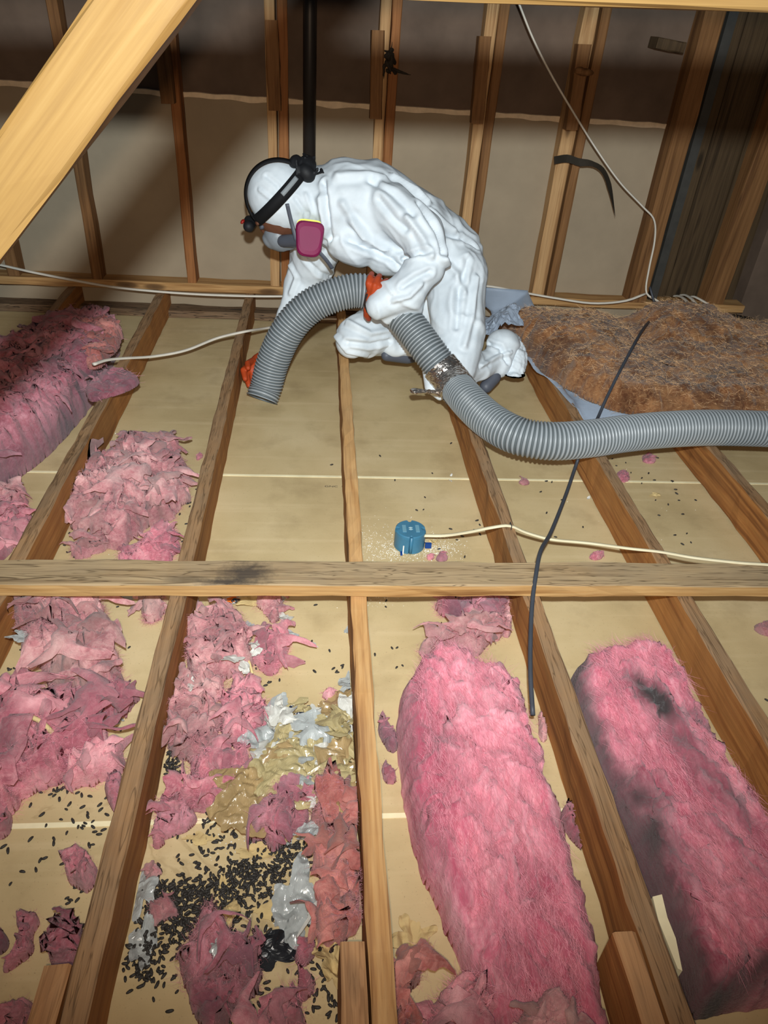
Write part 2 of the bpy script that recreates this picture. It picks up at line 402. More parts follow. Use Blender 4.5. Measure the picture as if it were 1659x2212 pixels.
# ------------------------------------------------------------------ boards
def board(name, a, b, w, h, mats, parent=None, up=(0, 0, 1), seg=14, jit=0.0012, bev=0.004, topslot=True, seed=0, axis=1, keep_world=False):
    """timber from a to b (centre line of its section); local axis runs along the grain"""
    a = np.array(a, float); b = np.array(b, float); T = b-a; Ln = np.linalg.norm(T); T /= Ln
    up = np.array(up, float); up = up-T*(up@T); up /= np.linalg.norm(up); sd = np.cross(T, up)
    hw, hh = w/2, h/2
    sec = [(-hw+bev, -hh), (hw-bev, -hh), (hw, -hh+bev), (hw, hh-bev), (hw-bev, hh), (-hw+bev, hh), (-hw, hh-bev), (-hw, -hh+bev)]
    c = (a+b)/2; V = []; F = []; mi = []
    S = np.linspace(-Ln/2, Ln/2, seg+1)
    rg = np.random.default_rng(seed+int(abs(a[0]*977)+abs(a[1]*131)+abs(a[2]*31)))
    wob = rg.normal(0, jit, (seg+1, 8, 2)); bow = rg.normal(0, jit*0.8, 2)
    wob[:, :, :] += (np.cumsum(rg.normal(0, jit*0.5, (seg+1, 1, 2)), 0))*0.3
    # local frame: grain axis = chosen axis, up = z (or y when grain is z)
    for i, s_ in enumerate(S):
        for j, (x, z) in enumerate(sec):
            V.append((x+wob[i, j, 0], s_, z+wob[i, j, 1]))
    for i in range(seg):
        for j in range(8):
            F.append((i*8+j, i*8+(j+1) % 8, (i+1)*8+(j+1) % 8, (i+1)*8+j)); mi.append(1 if (topslot and j in (3, 4, 5)) else 0)
    F.append(list(range(8))); mi.append(0); F.append(list(range(seg*8, seg*8+8))[::-1]); mi.append(0)
    V = np.array(V)
    # remap local axes so that material 'axis' is the grain
    Rm = np.stack([sd, T, up], 1)             # local (x side, y grain, z up) -> world
    if axis == 1: perm = Rm; VL = V
    elif axis == 0: VL = np.stack([V[:, 1], -V[:, 0], V[:, 2]], 1); perm = np.stack([T, -sd, up], 1)
    else: VL = np.stack([V[:, 0], -V[:, 2], V[:, 1]], 1); perm = np.stack([sd, -up, T], 1)
    me = mesh_np(name, VL, [tuple(reversed(f)) for f in F], False, mats if isinstance(mats, (list, tuple)) else [mats], [min(x, (len(mats) if isinstance(mats, (list, tuple)) else 1)-1) for x in mi])
    o = link(name, me, parent)
    mw = Matrix.Identity(4)
    for r in range(3):
        for k in range(3): mw[r][k] = perm[r, k]
        mw[r][3] = c[r]
    if parent is not None:
        pl = parent.location; mw[0][3] -= pl[0]; mw[1][3] -= pl[1]; mw[2][3] -= pl[2]
    o.matrix_basis = mw
    return o

# ================================================================== STRUCTURE
JH = 0.129; JW = 0.038
WY = 3.45
fl = MB(); fl.box((-2.4, -0.6, -0.04), (3.2, 3.62, -0.0165))
floor = fl.build('floor', M['seam']); tag(floor, 'cream gypsum ceiling board seen from above between the joists', kind='structure')
for y0, y1 in ((-0.43, 0.786), (0.790, 1.9955), (2.0005, 3.45)):
    b = MB(); b.box((-2.4, y0, -0.0165), (3.2, y1, 0.0)); b.build('gypsum_panel', M['drywall'], floor)
for yy in (0.788, 1.998):
    b = MB(); b.box((-2.4, yy-0.0052, -0.0165), (3.2, yy+0.0052, 0.0012)); b.build('seam_strip', M['seam'], floor)
# small printed letters on the board, as they stand in the photograph
fc = bpy.data.curves.new('printed_letters', 'FONT'); fc.body = 'GNC  S'; fc.size = 0.017; fc.extrude = 0.0001
fo = bpy.data.objects.new('tmp', fc); COL.objects.link(fo)
bpy.context.view_layer.update()
me = bpy.data.meshes.new_from_object(fo.evaluated_get(bpy.context.evaluated_depsgraph_get())); bpy.data.objects.remove(fo)
me.materials.clear(); me.materials.append(M['ink'])
p = PZ(701, 1052, 0.0006); lt = link('printed_letters', me, floor, p); lt.rotation_euler = (0, 0, 0); lt.scale = (1.15, 0.75, 1)

# back wall
wallb = MB(); wallb.box((-2.4, WY+0.014, -0.02), (1.50, WY+0.05, 2.3)); wall_back = wallb.build('wall_back', M['sheath'])
tag(wall_back, 'framed attic wall with tan paper sheathing, studs and a torn seam', kind='structure')
SEAMZ = 0.918
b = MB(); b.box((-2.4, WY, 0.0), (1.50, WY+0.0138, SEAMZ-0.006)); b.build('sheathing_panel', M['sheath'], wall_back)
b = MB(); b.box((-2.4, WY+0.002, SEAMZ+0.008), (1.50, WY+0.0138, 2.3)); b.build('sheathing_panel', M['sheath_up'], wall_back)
# torn cream paper edge along the seam
xs = np.arange(-2.4, 1.5, 0.012); n0 = noise(np.stack([xs*9, xs*0, xs*0], 1), 3); n1 = noise(np.stack([xs*14, xs*0+5, xs*0], 1), 9)
top = SEAMZ+0.009+0.004*n1; bot = SEAMZ-0.008-0.012*np.clip(n0+0.2, 0, 1)
V = np.concatenate([np.stack([xs, np.full_like(xs, WY-0.004), bot], 1), np.stack([xs, np.full_like(xs, WY-0.009)+0.004*n0, top], 1), np.stack([xs, np.full_like(xs, WY+0.004), top+0.002], 1)])
k = len(xs); F = [(i, i+1, k+i+1, k+i) for i in range(k-1)]+[(k+i, k+i+1, 2*k+i+1, 2*k+i) for i in range(k-1)]
link('seam_paper', mesh_np('seam_paper', V, F, False, [M['cream']]), wall_back)
# plates
board('bottom_plate', (-2.4, WY-0.045, 0.019), (1.5, WY-0.045, 0.019), 0.089, 0.037, M['old_plate'], wall_back, axis=0, seg=40, jit=0.002)
board('wall_plate', (-2.4, WY-0.047, JH+0.0195), (2.0, WY-0.047, JH+0.0195), 0.092, 0.037, M['plate'], wall_back, axis=0, seg=40)
# studs: (pixel x,y of front foot centre, width, depth, material, z0, z1, front Y)
PT = JH+0.039
def stud(px, py, w, mat, z0=PT, z1=2.25, d=0.087, yf=None, tz=0.0, name='stud', lab=None):
    p = PY(px, py, WY-d)
    yc = (WY-d/2) if yf is None else yf
    o = board(name, (p[0], yc, z0), (p[0]+tz, yc, z1), w, d, M[mat], wall_back, up=(0, -1, 0), axis=2, seg=18, topslot=False)
    if lab: o['label'] = lab
    return o
stud(28, 590, 0.05, 'stud_brown')
stud(209, 597, 0.044, 'stud_brown')
stud(414, 604, 0.040, 'stud_red')
stud(595, 610, 0.040, 'stud_pale', d=0.080); stud(617, 610, 0.038, 'stud_red')
stud(812, 420, 0.040, 'stud_pale', d=0.080); stud(833, 420, 0.038, 'stud_red')
stud(1008, 480, 0.046, 'stud_pale', d=0.080); stud(1029, 480, 0.038, 'stud_brown')
stud(1168, 610, 0.060, 'stud_pale', d=0.080, lab='pale stud with knot holes and black tape'); stud(1195, 610, 0.038, 'stud_brown')
stud(1380, 640, 0.085, 'stud_brown', d=0.10)
# short cleats nailed on the pale studs (their lower ends show above head height)
for px, py in ((362, 225), (594, 240), (812, 258), (1032, 268), (1236, 282)):
    p = PY(px, py, WY-0.15)
    board('cleat', (p[0], WY-0.118, p[2]), (p[0]-0.01, WY-0.108, p[2]+0.30), 0.05, 0.062, M['stud_brown'], wall_back, up=(0, -1, 0), axis=2, seg=6, topslot=False)
# right part: darker boarded wall
wr = MB(); wr.box((1.50, WY+0.085, -0.02), (3.2, WY+0.12, 2.3)); wall_right = wr.build('wall_right', M['dark_board'])
tag(wall_right, 'dark boarded wall beyond the corner post', kind='structure')
for i, x in enumerate(np.arange(1.50, 3.1, 0.16)):
    b = MB(); b.box((x+0.003, WY+0.070+0.004*(i % 2), 0.0), (x+0.157, WY+0.085, 2.3)); b.build('wall_board', M['dark_board'], wall_right)
b = MB(); b.box((1.515, WY-0.06, PT), (1.555, WY+0.068, 2.25)); b.build('flashing_strip', M['grey_metal'], wall_right)
p0 = PY(1500, 640, WY-0.09)
board('stud', (p0[0]+0.12, WY-0.03, PT), (p0[0]+0.16, WY-0.03, 2.25), 0.10, 0.09, M['stud_brown'], wall_right, up=(0, -1, 0), axis=2, topslot=False)
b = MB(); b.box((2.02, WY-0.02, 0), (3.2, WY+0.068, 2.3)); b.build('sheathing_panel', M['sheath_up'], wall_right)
# blocking piece high on the right
p = PY(1450, 95, WY-0.1); board('blocking', (p[0]-0.06, WY-0.06, p[2]), (p[0]+0.06, WY-0.06, p[2]-0.01), 0.09, 0.04, M['dark_board'], wall_right, axis=0, seg=4)

# ================================================================== JOISTS
JX = [(-1.635, 'joist_top', 'wooden joist at the far left edge behind the thick pink batt'),
      (-1.225, 'joist_top', 'shadowed wooden joist left of the thick torn pink batt'),
      (-0.822, 'joist_top', 'dusty wooden joist right of the thick torn pink batt, white cable crossing it'),
      (-0.4233, 'joist_top', 'wide-grained weathered joist left of the vacuum hose end'),
      (0.0, 'pale_top', 'straight pale-grained joist under the worker’s forward knee'),
      (0.4244, 'joist_top', 'joist right of the blue electrical box, under the curve of the hose'),
      (0.813, 'joist_top', 'joist between the two long pink batts’ bay and the right edge, streaky orange side'),
      (1.230, 'joist_top', 'dark knotty joist crossing under the hose near the right edge'),
      (1.64, 'joist_top', 'joist at the far right edge beneath the brown batt')]
JX[6] = (0.813, 'joist_top', 'streaky orange-sided joist along the right of the black-stained pink batt')
for i, (x, mt, lab) in enumerate(JX):
    o = board('joist', (x, -0.25, JH/2+0.0005), (x, WY-0.003, JH/2+0.0005), JW, JH-0.001, [M['joist_side'], M[mt]], seg=60, seed=i*7, jit=0.0014)
    tag(o, lab, 'joist', 'ceiling joists')
# lapped joist ends at the bottom of the picture
for i, (px, py, x, lab) in enumerate(((95, 2085, -0.4233-0.0425, 'short lapped joist end beside the joist at the lower left'),
                              (768, 2032, 0.0-0.0425, 'short lapped joist end beside the pale joist at bottom centre'),
                              (1352, 2012, 0.4244-0.0425, 'short lapped joist end beside the joist at lower right'))):
    p = PZ(px, py, JH)
    o = board('lapped_joist', (x, -0.25, JH/2+0.001), (x, p[1], JH/2+0.001), JW, JH-0.002, [M['joist_side'], M['joist_top_dry']], seg=10, seed=40+i)
    tag(o, lab, 'joist', 'lapped joist ends')
# flat cross timber over the joists
o = board('cross_beam', (-2.3, 1.3155, JH+0.0195), (3.1, 1.3175, JH+0.0195), 0.089, 0.037, [M['cross_front'], M['cross']], seg=70, axis=0, jit=0.0012, bev=0.003)
tag(o, 'weathered grey timber laid flat across the joists', 'beam')
# near diagonal brace and horizontal tie
YB = 0.72
def pyv(px, py): return PY(px, py, YB)
A0, A1 = pyv(188, 0), pyv(0, 275); B0, B1 = pyv(420, 0), pyv(0, 555)
c0 = (A0+B0)/2; dirv = ((A0-A1)/np.linalg.norm(A0-A1)+(B0-B1)/np.linalg.norm(B0-B1)); dirv /= np.linalg.norm(dirv)
nrm = np.array([dirv[2], 0, -dirv[0]]); wd_ = abs((B0-A0)@nrm)
cc = (A0+A1)/2 + nrm*(((B0-A0)@nrm)/2)
cc[1] = YB+0.019
lo = cc-dirv*((cc[2]-JH-0.06)/dirv[2]); hi = cc+dirv*1.1
o = board('diagonal_brace', lo, hi, 0.038, abs(wd_), M['yellow'], up=tuple(nrm), axis=2, seg=30, topslot=False, jit=0.0008)
tag(o, 'bright yellow diagonal roof brace close to the camera at upper left', 'beam')
hz0 = PY(880, 0, 1.0); hz1 = PY(1659, 28, 1.0); zb = (hz0[2]+hz1[2])/2
sl = (hz1[2]-hz0[2])/(hz1[0]-hz0[0])
o = board('tie_beam', (-2.0, 1.019, hz0[2]+sl*(-2.0-hz0[0])+0.0425), (2.6, 1.019, hz0[2]+sl*(2.6-hz0[0])+0.0425), 0.038, 0.085, M['yellow_x'], axis=0, seg=20, topslot=False)
tag(o, 'yellow horizontal timber cutting across the top right corner', 'beam')

# ================================================================== INSULATION
def chaikin(P, n=2):
    P = np.array(P, float)
    for _ in range(n):
        Q = np.roll(P, -1, 0); P = np.stack([0.75*P+0.25*Q, 0.25*P+0.75*Q], 1).reshape(-1, 2)
    return P
def poly_sd(G, P):
    """signed distance (inside > 0) and nearest boundary point"""
    best = np.full(len(G), 1e9); near = np.zeros_like(G); ins = np.zeros(len(G), bool)
    Q = np.roll(P, -1, 0)
    for a, b in zip(P, Q):
        d = b-a; L2 = d@d+1e-12
        t = np.clip(((G-a)@d)/L2, 0, 1); c = a+t[:, None]*d; e = ((G-c)**2).sum(1)
        m_ = e < best; best[m_] = e[m_]; near[m_] = c[m_]
        cond = (a[1] > G[:, 1]) != (b[1] > G[:, 1])
        if abs(d[1]) > 1e-12:
            x = a[0]+(G[:, 1]-a[1])*d[0]/d[1]; ins ^= cond & (G[:, 0] < x)
    sd = np.sqrt(best); return np.where(ins, sd, -sd), near
def jag(P, amp, freq, seed):
    """ragged outline: resample and push in and out"""
    P = np.array(P, float); Q = np.vstack([P, P[:1]]); L_ = np.r_[0, np.cumsum(np.linalg.norm(np.diff(Q, axis=0), axis=1))]
    n = max(40, int(L_[-1]/0.008)); q = np.linspace(0, L_[-1], n, endpoint=False)
    R_ = np.stack([np.interp(q, L_, Q[:, c]) for c in range(2)], 1)
    T = np.roll(R_, -1, 0)-np.roll(R_, 1, 0); T /= np.linalg.norm(T, axis=1)[:, None]+1e-9
    N = np.stack([T[:, 1], -T[:, 0]], 1)
    d = fbm(np.stack([R_[:, 0]*freq, R_[:, 1]*freq, np.full(n, seed*1.7)], 1), seed, 3, 0.6)
    return R_+N*(d*amp)[:, None]
def blob(name, outline, H, mats, z0=0.0, edge=0.05, res=0.006, rag=0.012, fold=0.35, ff=18, flow=None, seed=0, hfun=None, base=None, stain=None,
         parent=None, nfib=0, fibmat=None, fl=(0.02, 0.05), fw=0.0005, curl=0.5, lumps=0.4, lf=9, warp=0.35, shear=None, fup=0.25, npet=0, pet=((0.05, 0.11), (0.02, 0.05), 0.007), d3a=0.013):
    """soft torn glass wool lying at z0: ragged outline, rounded rim, folded and torn top surface"""
    P = jag(chaikin(outline, 1), rag, 17, seed+3)
    lo_, hi_ = P.min(0)-res*2, P.max(0)+res*2
    nx, ny = int((hi_[0]-lo_[0])/res)+1, int((hi_[1]-lo_[1])/res)+1
    gx, gy = np.meshgrid(np.arange(nx), np.arange(ny), indexing='ij')
    G = np.stack([lo_[0]+gx.ravel()*res, lo_[1]+gy.ravel()*res], 1)
    sd, near = poly_sd(G, P)
    ins = (sd > 0).reshape(nx, ny)
    cell = (ins[:-1, :-1].astype(int)+ins[1:, :-1]+ins[:-1, 1:]+ins[1:, 1:]) >= 2
    ii, jj = np.nonzero(cell)
    idx = lambda a, b: a*ny+b
    Fq = np.stack([idx(ii, jj), idx(ii+1, jj), idx(ii+1, jj+1), idx(ii, jj+1)], 1)
    used = np.unique(Fq); rm = -np.ones(nx*ny, int); rm[used] = np.arange(len(used)); Fq = rm[Fq]
    X = G[used].copy(); s_ = sd[used]; nr = near[used]
    X[s_ < 0] = nr[s_ < 0]; s_ = np.clip(s_, 0, None)
    e = np.clip(s_/edge, 0, 1); prof = np.sqrt(np.clip(1-(1-e)**2, 0, 1))
    C3 = np.stack([X[:, 0], X[:, 1], np.full(len(X), seed*3.1)], 1)
    if flow is not None:   # stretch noise along the batt
        ca, sa = math.cos(flow), math.sin(flow)
        U = C3[:, 0]*ca+C3[:, 1]*sa; W = -C3[:, 0]*sa+C3[:, 1]*ca
        C3 = np.stack([U*0.35, W, C3[:, 2]], 1)
    wv = np.stack([noise(C3*lf*1.3+11, seed+1), noise(C3*lf*1.3+37, seed+2), noise(C3*lf+71, seed+4)], 1)
    Cw = C3+wv*warp/lf*1.6
    hl = fbm(C3*lf, seed+5, 3)
    rd = ridged(Cw*ff, seed+6, 4, 0.55)
    rd2 = ridged(Cw*ff*2.7+5, seed+8, 3, 0.6)
    h = H*(1+lumps*hl)+H*fold*(rd-0.55)*1.5+H*fold*0.35*(rd2-0.5)
    if hfun is not None: h = h*hfun(X[:, 0], X[:, 1])
    h = np.maximum(h, H*0.12)
    bz = np.full(len(X), z0) if base is None else base(X[:, 0], X[:, 1])
    top = np.stack([X[:, 0], X[:, 1], bz+h*prof+0.0015], 1)
    lat = min(0.022, H*0.35)*warp*2.2
    top[:, 0] += lat*prof*noise(Cw*ff*0.8+3, seed+9)*np.minimum(1, s_/0.02)
    top[:, 1] += lat*prof*noise(Cw*ff*0.8+9, seed+10)*np.minimum(1, s_/0.02)
    d3 = np.stack([fbm(top*ff*1.1+31*k_, seed+60+k_, 3, 0.6) for k_ in range(3)], 1)
    top = top+d3*(min(d3a, H*(0.14 if d3a < 0.02 else 1))*np.sqrt(prof)*np.minimum(1, s_/0.01))[:, None]*[1, 1, 0.6]
    top[:, 2] = np.maximum(top[:, 2], bz+0.0015)
    if shear is not None: top[:, :2] += np.outer(prof*h, shear)
    bot = np.stack([X[:, 0], X[:, 1], bz+0.0006], 1)
    n = len(X); V = np.vstack([top, bot]); FF = np.vstack([Fq, (Fq+n)[:, ::-1]])
    # rim skirt closing the two skins
    ed = {}
    E = np.concatenate([Fq[:, [0, 1]], Fq[:, [1, 2]], Fq[:, [2, 3]], Fq[:, [3, 0]]])
    key = np.sort(E, 1); _, inv, cnt = np.unique(key[:, 0]*(n+1)+key[:, 1], return_inverse=True, return_counts=True)
    B = E[cnt[inv] == 1]
    FF = np.vstack([FF, np.stack([B[:, 1], B[:, 0], B[:, 0]+n, B[:, 1]+n], 1)])
    st = np.zeros(2*n)
    if stain is not None: st = np.clip(stain(V[:, 0], V[:, 1], V[:, 2]), 0, 1)
    else:
        cre = np.clip((0.42-rd)*1.6, 0, 1)*0.0
        st[:n] = np.clip(fbm(C3*lf*0.8+50, seed+21, 4, 0.6)*0.9-0.05, 0, 0.6)
        st[n:] = st[:n]
    if npet:
        ok = top[(s_ > 0.006)] if (s_ > 0.006).any() else top
        PV, PF = petals(np.random.default_rng(seed+500), ok, npet, pet[0], pet[1], pet[2], seed, z0)
        FF = np.vstack([FF, PF+len(V)]); V = np.vstack([V, PV])
        st = np.r_[st, np.clip(np.repeat(np.random.default_rng(seed+3).uniform(-0.25, 0.5, npet), len(PV)//npet), 0, 0.5)]
    cx_ = X[:, 0].mean()
    if z0 < JH*0.6:       # wool squeezes up against the joists of its bay
        jl = max([j[0] for j in JX if j[0] < cx_], default=-9); jr = min([j[0] for j in JX if j[0] > cx_], default=9)
        lowv = V[:, 2] < JH+0.001
        V[lowv, 0] = np.clip(V[lowv, 0], jl+0.0215, jr-0.0215)
        lap = lowv & (V[:, 1] < 0.52) & (V[:, 0] > jr-0.066) if abs(jr) < 0.5 else np.zeros(len(V), bool)
        V[lap, 0] = jr-0.066
        under = (np.abs(V[:, 1]-1.3165) < 0.048) & (V[:, 2] > JH-0.003); V[under, 2] = JH-0.003
    c = np.array([cx_, X[:, 1].mean(), z0])
    me = mesh_np(name, V-c, FF, True, mats if isinstance(mats, list) else [mats], None, {'stain': st})
    o = link(name, me, parent, c)
    if nfib:
        msk = (st[:n] < 0.22) & ((prof > 0.97) | (flow is None))
        fibres(o, (top-c)[msk] if msk.any() else top-c, prof, nfib, fl, fw, curl, fibmat or M['f_pink'], seed, flow, res, fup)
    return o
def fibres(parent, P, prof, n, fl, fw, curl, mat, seed=0, flow=None, res=0.006, fup=0.25):
    rg = np.random.default_rng(seed+99); K = 4
    r = P[rg.integers(0, len(P), n)]+rg.normal(0, res*0.6, (n, 3))*[1, 1, 0.2]
    if flow is None: a = rg.uniform(0, 2*math.pi, n)
    else: a = flow+rg.normal(0, 0.33, n)+math.pi*rg.integers(0, 2, n)
    d = np.stack([np.cos(a), np.sin(a), rg.normal(0.02, fup, n)], 1); d /= np.linalg.norm(d, axis=1)[:, None]
    Ls = rg.uniform(fl[0], fl[1], n); step = Ls/K
    pts = [r]; dd = d.copy()
    bend = rg.normal(0, curl, (n, 3)); bend[:, 2] = rg.normal(-0.08, curl*0.5, n)
    for k in range(K):
        pts.append(pts[-1]+dd*step[:, None]); dd = dd+bend*(0.6+0.8*rg.random((n, 1)))
        dd /= np.linalg.norm(dd, axis=1)[:, None]
    pts = np.stack(pts, 1); pts[:, 1:, 2] = np.maximum(pts[:, 1:, 2], 0.001)
    w = np.cross(d, rg.normal(0, 1, (n, 3))); w /= np.linalg.norm(w, axis=1)[:, None]+1e-9
    wid = fw*np.array([0.8, 1, 0.9, 0.7, 0.3])
    V = np.stack([pts+w[:, None, :]*wid[None, :, None], pts-w[:, None, :]*wid[None, :, None]], 2).reshape(-1, 3)
    b = np.arange(n)[:, None]*(K+1)*2; kk = np.arange(K)[None, :]*2
    F = np.stack([b+kk, b+kk+1, b+kk+3, b+kk+2], 2).reshape(-1, 4)
    o = link('loose_fibres', mesh_np('loose_fibres', V, F, True, [mat]), parent); tag(o, kind='stuff')
    return o
def petals(rg, P, n, Lr, Wr, T, seed, z0):
    VV = []; FF = []; nu, nv = 13, 6; off = 0
    uu, vv = np.meshgrid(np.linspace(-1, 1, nu), np.linspace(-1, 1, nv), indexing='ij'); uu = uu.ravel(); vv = vv.ravel()
    ii, jj = np.meshgrid(np.arange(nu-1), np.arange(nv-1), indexing='ij'); ii = ii.ravel(); jj = jj.ravel()
    Ft = np.stack([ii*nv+jj, (ii+1)*nv+jj, (ii+1)*nv+jj+1, ii*nv+jj+1], 1)
    for k in range(n):
        c = P[rg.integers(0, len(P))]
        L_ = rg.uniform(*Lr)/2; W_ = rg.uniform(*Wr)/2; a = rg.uniform(0, 6.283); cv = rg.normal(0, 1.0); lift = rg.uniform(0.0, 0.5)*L_; tw = rg.normal(0, 0.7); tw0 = rg.normal(0, 0.5)
        wv = W_*(1-0.75*np.abs(uu)**2.2)*(1+0.35*np.sin(uu*7+k))
        x = uu*L_; y = vv*wv+cv*L_*uu**2*0.6
        rl_ = tw0+tw*uu; z = np.sin(rl_)*vv*wv*0.9+lift*(1-uu**2)+0.25*W_*np.cos(vv*2.6)*0.6
        y = y+(np.cos(rl_)-1)*vv*wv*0.8
        th = T*np.sqrt(np.clip(1-vv**2, 0, 1))*np.clip(1-uu**4, 0, 1)
        nz = noise(np.stack([x*38, y*38, np.full_like(x, k*3.3+seed)], 1), seed+k)*T*1.5+noise(np.stack([x*95, y*95, np.full_like(x, k*3.3+seed)], 1), seed+k+5)*T*0.8
        ca, sa = math.cos(a), math.sin(a)
        Xc = c[0]+x*ca-y*sa; Yc = c[1]+x*sa+y*ca; Zc = c[2]+z-0.3*T
        top_ = np.stack([Xc, Yc, np.maximum(Zc+th*0.5+nz, z0+0.002+th)], 1); bot_ = np.stack([Xc, Yc, np.maximum(Zc-th*0.5+nz, z0+0.001)], 1)
        m_ = len(top_); VV += [top_, bot_]; FF += [Ft+off, (Ft+m_+off)[:, ::-1]]; off += 2*m_
    return np.vstack(VV), np.vstack(FF)
def pz(pts, z): return [PZ(x, y, z)[:2] for x, y in pts]

# --- long pink batt right of the centre joist
ol = pz([(948,1378),(1005,1402),(1075,1428),(1110,1450),(1135,1500),(1150,1560),(1185,1670),(1215,1745),(1250,1860),(1285,1965),(1305,2060),(1320,2150),(1335,2290),(1085,2290),(1050,2160),(1000,2030),(955,1920),(905,1820),(885,1740),(872,1650),(866,1560),(862,1490),(880,1440),(925,1400)], 0.075)
fa = math.radians(96)
def stA(x, y, z):
    n_ = fbm(np.stack([x*7, y*4, z*0], 1), 61, 4); return np.clip(n_*0.5-0.1, 0, 0.35)
o = blob('pink_batt', ol, 0.105, M['pink'], edge=0.045, res=0.0055, rag=0.007, fold=0.24, ff=20, flow=fa, seed=11, lumps=0.14, lf=8, warp=0.5, stain=stA,
         nfib=24000, fl=(0.012, 0.05), fw=0.0002, curl=0.18, fibmat=M['f_pink'], fup=0.035)
tag(o, 'clean bright pink batt lying in the bay right of the centre joist', 'insulation', 'pink glass wool batts')
# --- stained pink batt in the next bay
ol = pz([(1252,1415),(1300,1400),(1372,1386),(1432,1402),(1490,1470),(1530,1550),(1600,1690),(1665,1775),(1760,1980),(1800,2110),(1660,2135),(1570,2150),(1520,2165),(1505,2080),(1452,1945),(1380,1820),(1310,1690),(1262,1560),(1240,1460)], 0.075)
def stB(x, y, z):
    t = np.zeros_like(x)
    w = noise(np.stack([x*22, y*16, z*0], 1), 5)*0.5+noise(np.stack([x*60, y*25, z*0], 1), 6)*0.3
    for (px, py, a, rx, ry) in ((1385,1478,0.85,0.018,0.04),(1415,1520,1.1,0.028,0.06),(1460,1590,0.5,0.03,0.07),(1520,1560,0.5,0.03,0.05),(1370,1720,0.8,0.05,0.06),(1400,1800,0.85,0.04,0.09),(1540,1700,0.45,0.035,0.12),(1600,1850,0.25,0.03,0.15),(1420,1890,0.8,0.03,0.06),(1560,2140,0.8,0.25,0.022),(1500,2120,0.8,0.05,0.04)):
        c = PZ(px, py, 0.10); ca = math.radians(20)
        dx, dy = x-c[0], y-c[1]
        t = np.maximum(t, 1.1*a*np.exp(-(((dx*math.cos(ca)+dy*math.sin(ca))/rx/1.2)**2+((dy*math.cos(ca)-dx*math.sin(ca))/ry/1.15)**2)*(1+w*1.2))*(1+0.6*w))
    # dirty flank against the joist
    cx = np.array([PZ(a_, b_, 0.02)[:2] for a_, b_ in ((1235,1440),(1262,1560),(1310,1690),(1375,1820),(1425,1935),(1470,2080))])
    o_ = np.argsort(cx[:, 1]); xl = np.interp(y, cx[o_, 1], cx[o_, 0])
    t = np.maximum(t, np.clip(1.0-(x-xl-0.008)/0.028+w*0.8, 0, 0.85)*np.clip((0.112-z)/0.03, 0, 1))
    return t
o = blob('pink_batt', ol, 0.108, M['pink'], edge=0.042, res=0.0055, rag=0.007, fold=0.24, ff=19, flow=math.radians(100), seed=23, lumps=0.15, lf=8, warp=0.5, stain=stB,
         nfib=15000, fl=(0.012, 0.05), fw=0.0002, curl=0.18, fup=0.035)
tag(o, 'pink batt with black stains in the bay beside the streaky joist', 'insulation', 'pink glass wool batts')
# --- thick torn batt at the left edge
ol = pz([(-160,930),(-60,820),(60,750),(120,715),(180,700),(238,706),(262,730),(238,770),(225,800),(205,835),(180,868),(150,905),(100,955),(50,995),(0,1020),(-90,1090),(-190,1120)], 0.05)
def toneC(x, y, z):  # tone darker towards the bottom of the batt, plus random mottling
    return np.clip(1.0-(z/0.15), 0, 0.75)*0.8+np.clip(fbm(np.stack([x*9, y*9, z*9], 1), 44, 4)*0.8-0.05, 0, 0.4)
o = blob('pink_batt', ol, 0.165, M['pink_purple'], edge=0.085, res=0.006, rag=0.005, d3a=0.024, fold=0.22, ff=15, seed=31, lumps=0.28, lf=6, warp=0.8, stain=toneC,
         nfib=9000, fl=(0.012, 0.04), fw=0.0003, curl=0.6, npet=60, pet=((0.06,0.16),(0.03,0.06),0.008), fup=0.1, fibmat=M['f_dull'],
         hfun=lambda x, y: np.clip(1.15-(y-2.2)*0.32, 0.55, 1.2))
tag(o, 'thick torn pink batt filling the shadowed bay at the left edge', 'insulation', 'pink glass wool batts')
# its torn flap lying over the joist
ol = pz([(180,838),(215,815),(262,798),(300,812),(303,828),(268,846),(232,858),(195,866)], JH+0.01)
o = blob('torn_flap', ol, 0.022, M['pink_purple'], z0=JH+0.003, edge=0.02, res=0.005, rag=0.006, fold=0.35, ff=25, seed=33, nfib=120, npet=8, pet=((0.05, 0.10), (0.02, 0.04), 0.005), fibmat=M['f_dull'])
tag(o, 'torn pink flap of glass wool draped over the joist at left', 'insulation')
ol = pz([(150,720),(205,700),(250,700),(268,712),(255,740),(232,772),(200,790),(170,770)], 0.14)
o = blob('pink_clump', ol, 0.055, M['pink_brown'], z0=0.115, edge=0.03, res=0.0055, rag=0.012, fold=0.6, ff=24, seed=34, nfib=400, npet=22, pet=((0.04, 0.09), (0.02, 0.04), 0.005), fibmat=M['f_dull'])
tag(o, 'dusty crumbled pink clump on the back of the thick torn batt', 'insulation')

